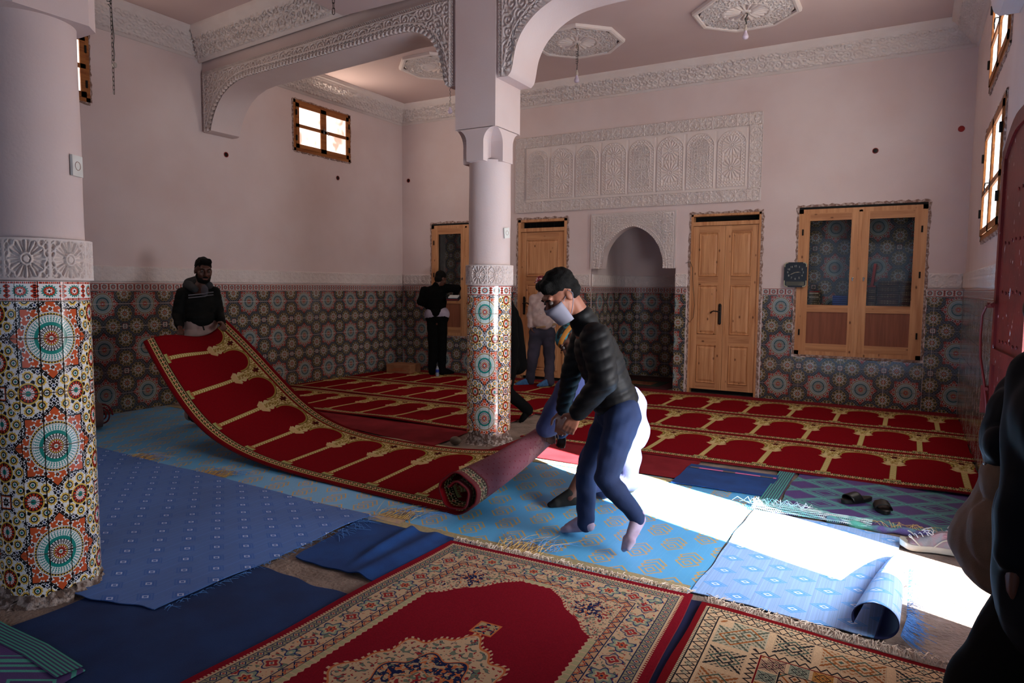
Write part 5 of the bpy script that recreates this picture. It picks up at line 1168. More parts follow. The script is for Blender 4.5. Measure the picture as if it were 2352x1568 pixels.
for j in range(NVv+1):
    v = j/NVv
    for i in range(NF):
        s = i/(NF-1); x = A_[i, 0]*(1-v)+B_[i, 0]*v; z = A_[i, 1]*(1-v)+B_[i, 1]*v; y = 4.05-.27*s+(5.30-(4.05-.27*s))*v
        up = max(0, 1-s*3.2); z += -.07*math.sin(PI*min(1, max(0, (v-.05)/.9)))*up**1.2+.05*math.sin(2*PI*v)*up**2; x += .05*math.sin(PI*v)*up
        P[j, i] = (x, y, z+.004); UVs[j, i] = (s*Ls/NP_+.42, v)
    base = P[j, NF-1].copy(); N0 = np.array([-2.57, 3.73, .165]); F0 = np.array([-2.46, 4.93, .41]); c = N0*(1-v)+F0*v; r = .162*(1-v)+.085*v
    c[2] = max(c[2]-.03*math.sin(PI*v), r+.01)
    P[j, NF-1, 1] = base[1]*(1-.0)+0; L0 = Ls
    for k in range(NR):
        t = (k+1)/NR; a = -PI/2+t*3.35*PI; rr = r*(1-.62*t)*(1+.05*math.sin(5*a))
        q = np.array([c[0]+rr*math.cos(a)*1.08, c[1]+.10*v*0, c[2]+rr*math.sin(a)])
        w_ = min(1, k/10.); b0 = base.copy(); P[j, NF+k] = b0*(1-w_)+q*w_ if k < 10 else q
        L0 += rr*3.35*PI/NR; UVs[j, NF+k] = (L0/NP_+.42, v)
me = fastmesh('prayer_carpet', P.reshape(-1, 3), gridfaces(NVv+1, NF+NR), UVs.reshape(-1, 2), True, [M_pr, M_prb, M_redge])
tc_ = bpy.data.objects.new('prayer_carpet', me); reg(tc_, None, 'red niche-patterned carpet lifted at one end and rolled up at the other', 'carpet')
so_ = tc_.modifiers.new('thick', 'SOLIDIFY'); so_.thickness = .012; so_.offset = -1; so_.material_offset = 1; so_.material_offset_rim = 2

# ================================================================== SMALL THINGS ON THE FLOOR
t = thing('cardboard_box', 'brown cardboard box on the carpet in the left corner', 'box', (-7.72, 9.55, .03), rz=0)
M_card = plain('cardboard', (.62, .43, .30), (.56, .38, .26), rough=.85, scale=9); M_tape = plain('tape', (.55, .36, .24), rough=.3)
ang = .12; Mb = Matrix.Translation((-7.74, 9.62, .028)) @ Matrix.Rotation(ang, 4, 'Z')
MB().cbox(-.24, .24, -.20, .17, 0, .15, .004, Mb).build('carton', M_card, t); MB().box(-.242, .242, -.03, .03, .03, .1515, Mb).build('tape', M_tape, t)
MB().box(-.17, .17, -.2015, -.20, .045, .054, Mb).box(-.10, .10, -.2015, -.20, .075, .082, Mb).build('print', plain('orange_print', (.70, .30, .14), rough=.8), t)
t = thing('stone', 'rounded grey-brown stone at the foot of the middle column', 'stone', (-3.80, 5.50, 0)); mb = MB().sphere((-3.80, 5.51, .045), .052, 16, (1.15, .9, .8)); mb.build('pebble', plain('stone_brown', (.40, .34, .27), (.34, .29, .24), rough=.55, bump=.1), t, True)
t = thing('rolled_carpet', 'rolled up carpet end showing behind the nearest column', 'carpet', (-7.6, 3.9, .02))
MB().tube([(-7.45, 4.15, .15), (-7.9, 3.0, .15), (-8.0, 2.3, .15)], .13, 24).build('roll', plain('grey_backing', (.40, .30, .28), (.34, .25, .24), rough=.95, scale=12), t, True)
mb = MB(); pts = [(-7.445+.001*k, 4.16+.0002*k, .15+0) for k in range(1)]; sp = [( -7.45+.125*(1-k/60)*math.cos(k*.32)*.93, 4.157+.125*(1-k/60)*math.cos(k*.32)*.36, .15+.125*(1-k/60)*math.sin(k*.32)) for k in range(56)]
mb.tube(sp, .008, 6); mb.build('red_pile_edge', M_redge, t, True)

def sandal(label, x, y, rot, flip):
    t = thing('sandal', label, 'sandal', (x, y, .022), 'pair of black sandals', rot); M = Matrix.Translation((x, y, .022)) @ Matrix.Rotation(rot, 4, 'Z')
    out = [(.045*math.sin(a)*(1+.18*math.cos(a))+.006*flip*math.cos(a), .135*math.cos(a)) for a in np.linspace(0, 2*PI, 29)[:-1]]
    mb = MB(); n = len(out); vs = [(p[0], p[1], z) for z in (0, .022) for p in out]+[(p[0]*.86, p[1]*.93, .027) for p in out]+[(0, 0, .020)]
    fs = [tuple(range(n-1, -1, -1))]+[(k, (k+1) % n, n+(k+1) % n, n+k) for k in range(n)]+[(n+k, n+(k+1) % n, 2*n+(k+1) % n, 2*n+k) for k in range(n)]+[(2*n+k, 2*n+(k+1) % n, 3*n) for k in range(n)]
    mb.add([M @ Vector(v) for v in vs], fs); mb.build('sole', M_sand, t, True)
    P = np.zeros((9, 19, 3))
    for i, yy in enumerate(np.linspace(-.005, .085, 9)):
        for k, a in enumerate(np.linspace(-.08*PI, 1.08*PI, 19)):
            v = M @ Vector((.050*math.cos(a), yy+.012*math.sin(a), .018+.048*max(0, math.sin(a))*(1-.25*i/8))); P[i, k] = v[:]
    o = sheet('strap', P, M_sand, t); m_ = o.modifiers.new('s', 'SOLIDIFY'); m_.thickness = .006
M_sand = plain('black_rubber', (.035, .030, .028), (.05, .04, .035), rough=.45)
sandal('black sandal on the purple mat, the left one of the pair', -.27, 5.50, 2.45, 1); sandal('black sandal on the purple mat, the right one of the pair', -.11, 5.40, 3.35, -1)

def sneaker(label, x, y, rot):
    t = thing('running_shoe', label, 'shoe', (x, y, .012), rz=rot); M = Matrix.Translation((x, y, .012)) @ Matrix.Rotation(rot, 4, 'Z')
    def half(u): return .040+.014*math.sin(PI*min(1, max(0, (u-.45)/.55)))*1.0-.004*math.sin(2*PI*u) if u < .93 else .040*math.sqrt(max(0, 1-((u-.93)/.075)**2))
    N = 34; K = 22; L_ = .29
    P = np.zeros((N+1, K+1, 3)); S = np.zeros((N+1, K+1, 3))
    for i in range(N+1):
        u = i/N; yy = -.13+L_*u; w_ = max(half(u)*(1 if u > .06 else math.sqrt(max(u/.06, .0))), .002); top = .135-.055*smst(u, .22, .62)-.045*smst(u, .6, 1.0); base_ = .028+.012*(abs(u-.5)*2)**3
        for k in range(K+1):
            a = PI*k/K; c = math.cos(a); s = math.sin(a)**.55; open_ = 1 if not (u > .03 and u < .40 and s > .93) else .80
            v = M @ Vector((w_*c*(1-.30*s*(u < .5)-.1*s), yy, base_+(top-base_)*s*open_)); P[i, k] = v[:]
            v = M @ Vector((w_*1.10*(2*k/K-1), yy, 0)); S[i, k] = v[:]
    sheet('upper', P, M_shoe, t)
    vs = []; fs = []; 
    ring = [(w__*1.08, -.13+L_*i/N) for i, w__ in ((i, max(half(i/N)*(1 if i/N > .06 else math.sqrt(i/N/.06)), .004)) for i in range(N+1))]; out = ring+[(-a, b) for a, b in ring[::-1]]; n = len(out)
    for z, e in ((.0, .94), (.008, 1.), (.03, 1.03), (.036, .97)): vs += [M @ Vector((a*e, b*(1 if e <= 1 else 1.01), z+(.015*smst((b+.13)/L_, .8, 1)))) for a, b in out]
    for r in range(3): fs += [(r*n+k, r*n+(k+1) % n, (r+1)*n+(k+1) % n, (r+1)*n+k) for k in range(n)]
    fs += [tuple(range(n-1, -1, -1)), tuple(3*n+k for k in range(n))]; MB().add(vs, fs).build('sole', M_soleg, t, True)
    mb = MB()
    for q in range(5):
        yy = -.01+.026*q; zz = .118-.011*q; mb.tube([M @ Vector(p) for p in ((-.024, yy, zz-.012), (-.01, yy+.008, zz), (.012, yy+.016, zz), (.026, yy+.02, zz-.014))], .0028, 6)
    mb.tube([M @ Vector(p) for p in ((0, -.01, .122), (.03, -.0, .128), (.045, .03, .112), (.03, .045, .105), (0, .01, .12), (-.035, .02, .118), (-.045, .0, .108), (-.01, -.01, .122))], .0026, 6); mb.build('laces', M_lace, t, True)
    for sx in (-1, 1):
        mb = MB(); mb.tube([M @ Vector((sx*(half(u)*.98+.002), -.13+L_*u, .05+.035*math.sin(u*9))) for u in np.linspace(.15, .85, 14)], .004, 6); mb.build('overlay_line', M_soleg, t, True)
    mb = MB().sphere(M @ Vector((0, -.075, .105)), .03, 12, (.8, 1.2, .35)); mb.build('lining', plain('pink_lining', (.62, .45, .47), rough=.9), t, True)
M_shoe = plain('grey_pink_mesh', (.42, .42, .44), (.50, .38, .40), rough=.8, scale=18, bump=.3, bscale=200); M_soleg = plain('pale_sole', (.62, .60, .55), rough=.6); M_lace = plain('white_lace', (.70, .68, .67), rough=.9)
sneaker('worn grey and pink running shoe at the edge of the sunlight', .17, 4.70, PI/2+.06)
sneaker('second grey and pink running shoe, half hidden behind the first', .31, 4.84, PI/2+.40)

# ================================================================== PEOPLE
def blob(name, prims, vox, mat, parent, smooth=4, fn=None, sides=14):
    mb = MB()
    for p in prims:
        if p[0] == 'c':
            _, a, b, r0, r1 = p; a = Vector(a); b = Vector(b)
            if (b-a).length > 1e-4: mb.tube([a, b], [r0, r1], sides)
            mb.sphere(a, r0, sides); mb.sphere(b, r1, sides)
        else:
            _, c, rad, M = p; mb.sphere(c, 1.0, sides+4, (1, 1, 1), M @ Matrix.Diagonal(Vector(rad)) if M is not None else Matrix.Diagonal(Vector(rad)))
    me = mb.mesh(name, mat); o = bpy.data.objects.new('tmp', me); COL.objects.link(o)
    m = o.modifiers.new('r', 'REMESH'); m.mode = 'VOXEL'; m.voxel_size = vox; m.use_smooth_shade = True
    if smooth: s = o.modifiers.new('s', 'SMOOTH'); s.factor = .5; s.iterations = smooth
    bpy.context.view_layer.update(); dg = bpy.context.evaluated_depsgraph_get(); out = bpy.data.meshes.new_from_object(o.evaluated_get(dg)); bpy.data.objects.remove(o); bpy.data.meshes.remove(me)
    if fn is not None:
        n = len(out.vertices); co = np.empty(n*3, np.float32); out.vertices.foreach_get('co', co); co = co.reshape(-1, 3); no = np.empty(n*3, np.float32); out.vertices.foreach_get('normal', no); no = no.reshape(-1, 3)
        co = co+no*fn(co)[:, None]; out.vertices.foreach_set('co', co.astype(np.float32).ravel()); out.update()
    out.name = name; out.materials.clear(); out.materials.append(mat); out.polygons.foreach_set('use_smooth', np.ones(len(out.polygons), bool))
    return link(name, out, parent)
def basis(x, z):
    x = Vector(x).normalized(); z = Vector(z); z = (z-x*z.dot(x)).normalized(); y = z.cross(x); return Matrix((x, y, z)).transposed()
def folds(a, s, seed=0):
    def f(co):
        x, y, z = co.T; return a*(np.sin(x*s+2*np.sin(z*s*.6+seed))*np.cos(y*s*1.1+1.5*np.sin(z*s*.8+seed*2))+.5*np.sin(z*s*1.7+3*np.sin(x*s*.5+seed)))
    return f
def quilt(origin, axis, pitch, a, fa=.003):
    o_ = np.array(origin); ax = np.array(axis)/np.linalg.norm(axis); g = folds(fa, 26, 2)
    def f(co): t = ((co-o_) @ ax)/pitch; return a*(abs(np.sin(PI*t))**.6-.6)+g(co)
    return f
def hand(wr, d, n, s=1.0, curl=.5, thumb=1):
    wr = Vector(wr); d = Vector(d).normalized(); n = Vector(n); n = (n-d*n.dot(d)).normalized(); sd_ = d.cross(n); P_ = []
    for k, o in enumerate((-.030, -.010, .010, .028)):
        P_.append(('c', wr+d*.012*s+sd_*o*.55*s, wr+d*.088*s+sd_*o*s, .0145*s, .0115*s)); p = wr+d*.092*s+sd_*o*s; L_ = (.070, .078, .073, .058)[k]*s; a = .12+curl*.5
        for fr in (.45, .30, .25):
            q = p+(d*math.cos(a)+n*math.sin(a))*L_*fr+sd_*o*.04; P_.append(('c', p, q, .0090*s, .0080*s)); p = q; a += curl*(.8+.05*k)
    b = wr+d*.025*s-sd_*.026*s*thumb; q = b+(d*.6-sd_*.65*thumb+n*.35).normalized()*.045*s; r_ = q+(d*.85-sd_*.15*thumb+n*.5).normalized()*.035*s
    P_ += [('c', b, q, .0135*s, .011*s), ('c', q, r_, .0105*s, .0085*s)]; return P_
def foot(an, toe, s=1.0, h=.035):
    an = Vector(an); toe = Vector(toe); d = (toe-an); dn = d.normalized(); heel = an-dn*.03+Vector((0, 0, -.035)); side = dn.cross(Vector((0, 0, 1))).normalized()
    return [('c', an, heel, .044*s, .038*s), ('c', heel, toe-dn*.05, .038*s, .034*s), ('c', an+Vector((0, 0, .02)), toe-dn*.07+Vector((0, 0, .01)), .042*s, .030*s), ('c', toe-dn*.06+side*.018, toe+side*.012, .030*s, .020*s), ('c', toe-dn*.06-side*.018, toe-side*.018-dn*.015, .030*s, .019*s)]
def headparts(c, f, u, s=1.0):
    c = Vector(c); f = Vector(f).normalized(); u = Vector(u); u = (u-f*u.dot(f)).normalized(); r = f.cross(u); M = Matrix((r, f, u)).transposed(); P_ = []
    at = lambda a, b, d: c+r*a*s+f*b*s+u*d*s
    P_ += [('e', at(0, -.012, .022), (.074*s, .094*s, .096*s), M), ('e', at(0, .024, -.045), (.057*s, .062*s, .074*s), M), ('e', at(0, .058, -.098), (.026*s, .024*s, .022*s), M),
           ('c', at(0, .088, .008), at(0, .113, -.030), .009*s, .0145*s), ('c', at(-.012, .098, -.036), at(.012, .098, -.036), .010*s, .010*s), ('c', at(-.035, .078, .030), at(.035, .078, .030), .014*s, .014*s),
           ('c', at(-.020, .084, -.066), at(.020, .084, -.066), .009*s, .009*s), ('c', at(-.018, .082, -.078), at(.018, .082, -.078), .009*s, .009*s), ('e', at(-.042, .055, -.025), (.024*s, .03*s, .03*s), M), ('e', at(.042, .055, -.025), (.024*s, .03*s, .03*s), M),
           ('e', at(-.076, -.008, -.012), (.009*s, .019*s, .031*s), M), ('e', at(.076, -.008, -.012), (.009*s, .019*s, .031*s), M)]
    return P_, at, M
def core(d):
    """trunk and limbs of the continuous body under the clothes"""
    a, b = ('N', 'F') if 'shN' in d else ('L', 'R'); g = lambda k: Vector(d[k]); nk = g('nk'); P_ = []; hm = (g('hi'+a)+g('hi'+b))/2; sm = (g('sh'+a)+g('sh'+b))/2
    P_ += [('c', nk, sm, .05, .07), ('c', sm, hm, .075, .08), ('c', g('hi'+a), g('hi'+b), .06, .06)]
    for q in (a, b):
        P_ += [('c', sm, g('sh'+q), .045, .040), ('c', g('sh'+q), g('el'+q), .036, .034), ('c', g('el'+q), g('wr'+q), .034, .026)]
        kn = g('kn'+q) if 'kn'+q in d else (g('hi'+q)+g('an'+q))/2
        P_ += [('c', g('hi'+q), kn, .055, .045), ('c', kn, g('an'+q), .042, .034)]
    return P_
def eyes(t, at, s, col):
    for sg in (-1, 1):
        MB().sphere(at(sg*.032, .081, .006), .0125*s, 10).build('eye', M_eye, t, True); MB().sphere(at(sg*.032, .0915, .005), .0052*s, 8).build('pupil', M_black, t, True)
        MB().tube([at(sg*.016, .095, .024), at(sg*.034, .094, .030), at(sg*.050, .082, .024)], [.0035*s, .0045*s, .003*s], 6).build('eyebrow', col, t, True)
    MB().tube([at(-.022, .090, -.071), at(0, .0955, -.070), at(.022, .090, -.071)], [.003*s, .0048*s, .003*s], 6).build('lips', M_lips, t, True)
M_eye = plain('eye_white', (.40, .36, .34), rough=.3); M_lips = plain('lips', (.45, .24, .20), rough=.5); M_hair = plain('black_hair', (.018, .016, .016), (.03, .027, .025), rough=.75, spec=.15, scale=60, bump=.6, bscale=220)
M_skin = plain('brown_skin', (.42, .26, .19), (.37, .22, .16), rough=.55, scale=12); M_skin2 = plain('tan_skin', (.56, .36, .28), (.50, .31, .24), rough=.55, scale=12); M_skin3 = plain('dark_brown_skin', (.33, .19, .14), (.28, .16, .12), rough=.55, scale=12)
def torso(shL, shR, hiL, hiR, t=.112, wmid=.165, wch=None):
    shL, shR, hiL, hiR = map(Vector, (shL, shR, hiL, hiR)); S = (shL+shR)/2; H_ = (hiL+hiR)/2; sp = S-H_; M = basis(shR-shL, sp); z = sp.normalized(); W = (shR-shL).length/2; L_ = sp.length
    M2 = basis(hiR-hiL, sp)
    return [('e', S-z*.11, (max(W*.93, .15), t, .16), M), ('e', S-z*L_*.38, (wmid+.015, t+.005, .20), M), ('e', S-z*L_*.62, (wmid, t, .18), M2), ('e', H_+z*.07, (wmid+.005, t+.01, .14), M2),
            ('c', S+z*.03, shL-z*.0, .055, .062), ('c', S+z*.03, shR, .055, .062)]

# --- 1. man in a black quilted jacket and jeans, bending forward in the middle
def jeans_man():
    t = thing('person', 'person bending forward in black quilted jacket and blue jeans, wearing a face mask', 'person', (-1.55, 3.85, .01))
    S = seen; hc = S(1288, 676, 4.08); f = (S(1250, 722, 4.02)-S(1300, 680, 4.06)).normalized(); u = (S(1302, 632, 4.08)-S(1288, 700, 4.08)).normalized(); s = 1.13
    hp, at, M = headparts(hc, f, u, s); nk = S(1335, 728, 4.14); shN = S(1368, 778, 4.02); shF = S(1345, 762, 4.36); hiN = S(1432, 952, 4.16); hiF = S(1408, 955, 4.40)
    elN = S(1388, 872, 3.94); wrN = S(1326, 948, 4.06); elF = S(1312, 858, 4.42); wrF = S(1292, 945, 4.60)
    knN = S(1392, 1098, 4.04); anN = S(1466, 1190, 4.00); knF = S(1347, 1092, 4.28); anF = S(1345, 1205, 4.27); toN = S(1436, 1262, 3.97); toF = S(1291, 1217, 4.36)
    body = hp+[('c', at(0, -.03, -.06), nk, .056, .062), ('c', nk, (shN+shF)/2, .07, .09), ('c', shN, elN, .045, .04), ('c', elN, wrN, .038, .027), ('c', shF, elF, .045, .04), ('c', elF, wrF, .038, .027)]
    body += hand(wrN, S(1304, 990, 4.10)-wrN, S(1290, 960, 4.6)-S(1290, 960, 4.1), 1.08, .45, 1)+hand(wrF, S(1287, 985, 4.66)-wrF, S(1300, 1000, 4.0)-S(1290, 960, 4.6), 1.05, .5, -1)
    blob('body', core(locals())+body, .0065, M_skin2, t, 3)
    P_ = torso(shN, shF, hiN+Vector((0, 0, .04)), hiF+Vector((0, 0, .04)), .135, .175)+[('c', shN, elN, .098, .082), ('c', elN, wrN.lerp(elN, .06), .078, .058), ('c', shF, elF, .085, .070), ('c', elF, wrF.lerp(elF, .08), .066, .050), ('c', nk, nk.lerp((shN+shF)/2, .4), .078, .088)]
    ax = ((hiN+hiF)/2-(shN+shF)/2); blob('quilted_jacket', P_, .010, M_puffer, t, 5, quilt(nk, ax, .055, .0065, .0015))
    P_ = [('e', (hiN+hiF)/2+Vector((0, 0, .02)), (.165, .135, .13), basis(hiF-hiN, ax)), ('c', hiN, knN, .112, .072), ('c', knN, anN.lerp(knN, .03), .070, .050), ('c', hiF, knF, .108, .072), ('c', knF, anF.lerp(knF, .03), .070, .052)]
    blob('jeans', P_, .010, M_jeans, t, 4, folds(.0035, 32, 1))
    blob('sock', foot(anN, toN, .92), .007, M_sockw, t, 4); blob('sock', foot(anF+Vector((0, 0, .02)), toF, .92), .007, M_sockw, t, 4)
    P_ = [('e', at(0, -.020, .052), (.080*s, .098*s, .086*s), M), ('e', at(0, -.045, -.0), (.0745*s, .072*s, .07*s), M), ('c', at(-.035, .050, .092), at(.04, .050, .092), .030*s, .030*s)]
    blob('hair', P_, .008, M_hair, t, 2, folds(.003, 90, 3))
    mk = np.zeros((9, 13, 3))
    for i in range(9):
        for k in range(13):
            a = (k/12-.5)*PI*.95; v = i/8; w_ = .068+.004*math.sin(PI*v); mk[i, k] = at(w_*math.sin(a), .03+(.088-.012*abs(v-.35)*2+(.012 if v < .3 else 0))*math.cos(a)**.8*1.0, -.012-.115*v+.0*a)[:]
    o = sheet('face_mask', mk, M_mask, t); m_ = o.modifiers.new('s', 'SOLIDIFY'); m_.thickness = .003
    for sg in (-1, 1): MB().tube([at(sg*.066, .035, -.02), at(sg*.078, -.02, .015), at(sg*.083, -.028, -.01)], .0022*s, 5).build('ear_loop', M_mask, t, True); MB().tube([at(sg*.064, .035, -.10), at(sg*.078, -.01, -.045), at(sg*.083, -.028, -.01)], .0022*s, 5).build('ear_loop', M_mask, t, True)
    eyes(t, at, s, M_hair)
    return t
M_puffer = plain('black_puffer_nylon', (.040, .040, .048), (.05, .05, .06), rough=.6, scale=8, spec=.2); M_jeans = plain('blue_denim', (.07, .16, .32), (.045, .11, .24), rough=.85, scale=4, bump=.2, bscale=400, lo=.3, hi=.7)
M_sockw = plain('pale_lilac_socks', (.66, .60, .68), (.60, .52, .60), rough=.95, scale=14); M_mask = plain('grey_face_mask', (.50, .50, .56), rough=.8)
jeans_man()

# --- 2. man in a long blue robe behind him
def robe_man():
    t = thing('person', 'stooping person in long blue robe, back lit white by the sun', 'person', (-1.95, 4.6, .01))
    S = seen; hc = S(1312, 782, 5.02); f = (S(1285, 830, 4.98)-S(1320, 780, 5.02)).normalized(); u = (S(1330, 740, 5.05)-S(1310, 790, 5.0)).normalized(); s = 1.0
    hp, at, M = headparts(hc, f, u, s); nk = S(1345, 820, 5.05); shN = S(1322, 862, 4.92); shF = S(1350, 846, 5.26); hiN = S(1425, 930, 4.95); hiF = S(1440, 935, 5.22)
    elN = S(1290, 925, 4.95); wrN = S(1262, 985, 5.15); elF = S(1315, 900, 5.38); wrF = S(1288, 985, 5.42); anN = S(1312, 1140, 4.82); anF = S(1440, 1112, 5.12); toN = S(1262, 1160, 4.86); toF = S(1395, 1125, 5.2)
    body = hp+[('c', at(0, -.03, -.06), nk, .055, .06), ('c', nk, (shN+shF)/2, .06, .08), ('c', elN, wrN, .038, .027), ('c', elF, wrF, .038, .027), ('c', hiN, anN, .07, .045), ('c', hiF, anF, .07, .045)]
    body += hand(wrN, S(1268, 1012, 5.3)-wrN, Vector((0, 0, -1)), 1.0, .6, 1)+hand(wrF, S(1290, 1012, 5.45)-wrF, Vector((0, 0, -1)), 1.0, .6, -1)
    blob('body', core(locals())+body, .008, M_skin3, t, 3)
    hem = [S(1330, 1118, 4.86), S(1448, 1110, 4.98), S(1440, 1098, 5.25), S(1345, 1100, 5.15)]
    P_ = torso(shN, shF, hiN, hiF, .15, .19)+[('c', shN, elN, .095, .095), ('c', elN, S(1260, 978, 5.1), .095, .092), ('c', shF, elF, .09, .09), ('c', elF, wrF, .085, .08), ('c', nk, (shN+shF)/2, .085, .1)]
    hm = (hiN+hiF)/2
    for h_ in hem: P_.append(('c', hiN.lerp(hm, .3), h_, .165, .060))
    P_ += [('c', hem[0], hem[1], .055, .055), ('c', hem[1], hem[2], .055, .055), ('c', hem[2], hem[3], .055, .055), ('c', hiN.lerp(hiF, .5), (hem[0]+hem[2])/2, .17, .11), ('c', S(1452, 925, 5.05), S(1462, 1000, 5.05), .10, .10)]
    blob('robe', P_, .012, M_robe, t, 5, folds(.008, 20, 2))
    blob('sock', foot(anN, toN, 1.0), .008, M_dksock, t, 4); blob('sock', foot(anF, toF, 1.0), .008, M_dksock, t, 4)
    blob('cap', [('e', at(0, -.015, .05), (.085, .104, .075), M)], .008, M_capteal, t, 2)
    MB().lathe([(.0865, -.012), (.0875, 0), (.0865, .012)], (0, 0, 0), 28); mb = MB(); mb.lathe([(.984, -.18), (1.01, -.10), (1.01, .02), (.984, .10)], (0, 0, 0), 28)
    mb.v = [tuple(at(v[0]*.086, -.015+v[1]*.105, .045+v[2]*.12)) for v in mb.v]; mb.build('cap_band', M_ochreband, t, True)
    blob('beard', [('e', at(0, .03, -.085), (.052, .052, .05), M)], .008, M_hair, t, 2); eyes(t, at, s, M_hair)
M_robe = plain('blue_grey_robe', (.23, .25, .40), (.18, .20, .34), rough=.9, scale=5, bump=.15, bscale=200); M_dksock = plain('speckled_dark_sock', (.06, .06, .05), (.12, .11, .09), rough=.95, scale=70, lo=.6, hi=.75)
M_capteal = plain('teal_cap', (.10, .12, .12), (.16, .42, .46), rough=.9, scale=26, lo=.5, hi=.55); M_ochreband = plain('ochre_cap_band', (.66, .42, .14), rough=.8)
robe_man()

# --- 3. man holding up the end of the carpet at the left
def left_man():
    t = thing('person', 'bearded person in dark hooded jacket holding up the red carpet', 'person', (-6.9, 5.0, .01))
    S = seen; k = 7.72; hc = S(467, 621, k); f = (Vector((.80, -.32, -.16))).normalized(); u = Vector((.1, 0, 1)); s = 1.12
    hp, at, M = headparts(hc, f, u, s); nk = S(463, 656, k+.02); r = Vector((.36, .93, 0)).normalized()
    ms = S(453, 674, k); shN = ms-r*.20; shF = ms+r*.20; shN = S(420, 676, 7.66); shF = S(490, 672, 7.86); elN = S(408, 724, 7.62); elF = S(502, 718, 7.84); wrN = S(413, 752, 7.46); wrF = S(510, 742, 7.72)
    hiN = S(440, 770, 7.68); hiF = S(477, 768, 7.82); knN = S(438, 868, 7.65); knF = S(480, 866, 7.8); anN = S(436, 955, 7.65); anF = S(482, 950, 7.8)
    body = hp+[('c', at(0, -.02, -.06), nk, .058, .064), ('c', nk, ms, .07, .08), ('c', elN, wrN, .038, .028), ('c', elF, wrF, .038, .028)]+hand(wrN, S(420, 766, 7.3)-wrN, Vector((.6, -.6, -.5)), 1.05, .5, -1)+hand(wrF, S(517, 752, 7.6)-wrF, Vector((.6, -.6, -.5)), 1.05, .5, 1)
    blob('body', core(locals())+body, .009, M_skin3, t, 3)
    P_ = torso(shN, shF, S(440, 745, 7.66), S(480, 744, 7.82), .135, .175)+[('c', shN, elN, .078, .062), ('c', elN, wrN.lerp(elN, .15), .060, .046), ('c', shF, elF, .078, .062), ('c', elF, wrF.lerp(elF, .15), .060, .046)]
    blob('jacket', P_, .012, M_drkjkt, t, 4, quilt(nk, (0, 0, -1), .075, .006))
    blob('hood', [('c', S(436, 652, k+.12), S(452, 645, k+.16), .07, .06), ('c', S(452, 650, k+.1), S(480, 655, k+.02), .06, .045), ('c', S(432, 656, k), S(448, 664, k-.12), .06, .04)], .010, plain('grey_hood', (.17, .18, .19), rough=.9), t, 4)
    blob('undershirt', [('e', S(470, 668, k-.14), (.05, .03, .07), None)], .01, plain('grey_tee', (.30, .29, .32), rough=.9), t, 3)
    for py, dy in ((678, 0), (684, 0)):
        P0 = [S(x_, py-(x_-432)*.10-(1.5 if x_ > 470 else 0), k-.165+.0*(x_)) for x_ in np.linspace(433, 490, 9)]
        MB().tube(P0, .006, 6).build('chest_stripe', plain('pale_stripe', (.45, .45, .47), rough=.7), t, True)
    blob('trousers', [('e', (hiN+hiF)/2, (.17, .13, .14), basis(hiF-hiN, (0, 0, 1))), ('c', hiN, knN, .095, .07), ('c', knN, anN, .068, .055), ('c', hiF, knF, .095, .07), ('c', knF, anF, .068, .055), ('c', S(446, 742, 7.7), S(476, 742, 7.8), .115, .115)], .012, plain('cream_trousers', (.62, .53, .50), rough=.9), t, 4, folds(.003, 25, 5))
    MB().tube([S(466, 748, k-.155), S(469, 758, k-.16)], .008, 6).build('drawstring', M_black, t)
    blob('sock', foot(anN+Vector((0, 0, .03)), anN+Vector((.20, -.06, -.03)), 1), .01, M_dksock, t, 3); blob('sock', foot(anF+Vector((0, 0, .03)), anF+Vector((.20, -.06, -.03)), 1), .01, M_dksock, t, 3)
    blob('hair', [('e', at(0, -.022, .052), (.078*s, .096*s, .082*s), M), ('e', at(0, -.05, -.0), (.072*s, .070*s, .07*s), M), ('c', at(-.03, .06, .10), at(.03, .06, .105), .03*s, .03*s)], .009, M_hair, t, 2, folds(.003, 80, 1))
    blob('beard', [('e', at(0, .035, -.088), (.056*s, .056*s, .045*s), M), ('c', at(-.06, .01, -.05), at(-.04, .04, -.10), .016*s, .02*s), ('c', at(.06, .01, -.05), at(.04, .04, -.10), .016*s, .02*s), ('c', at(-.02, .095, -.055), at(.02, .095, -.055), .008*s, .008*s)], .008, M_hair, t, 2)
    eyes(t, at, s, M_hair)
M_drkjkt = plain('dark_green_black_jacket', (.055, .06, .055), (.07, .075, .07), rough=.75, spec=.1, scale=8)
left_man()

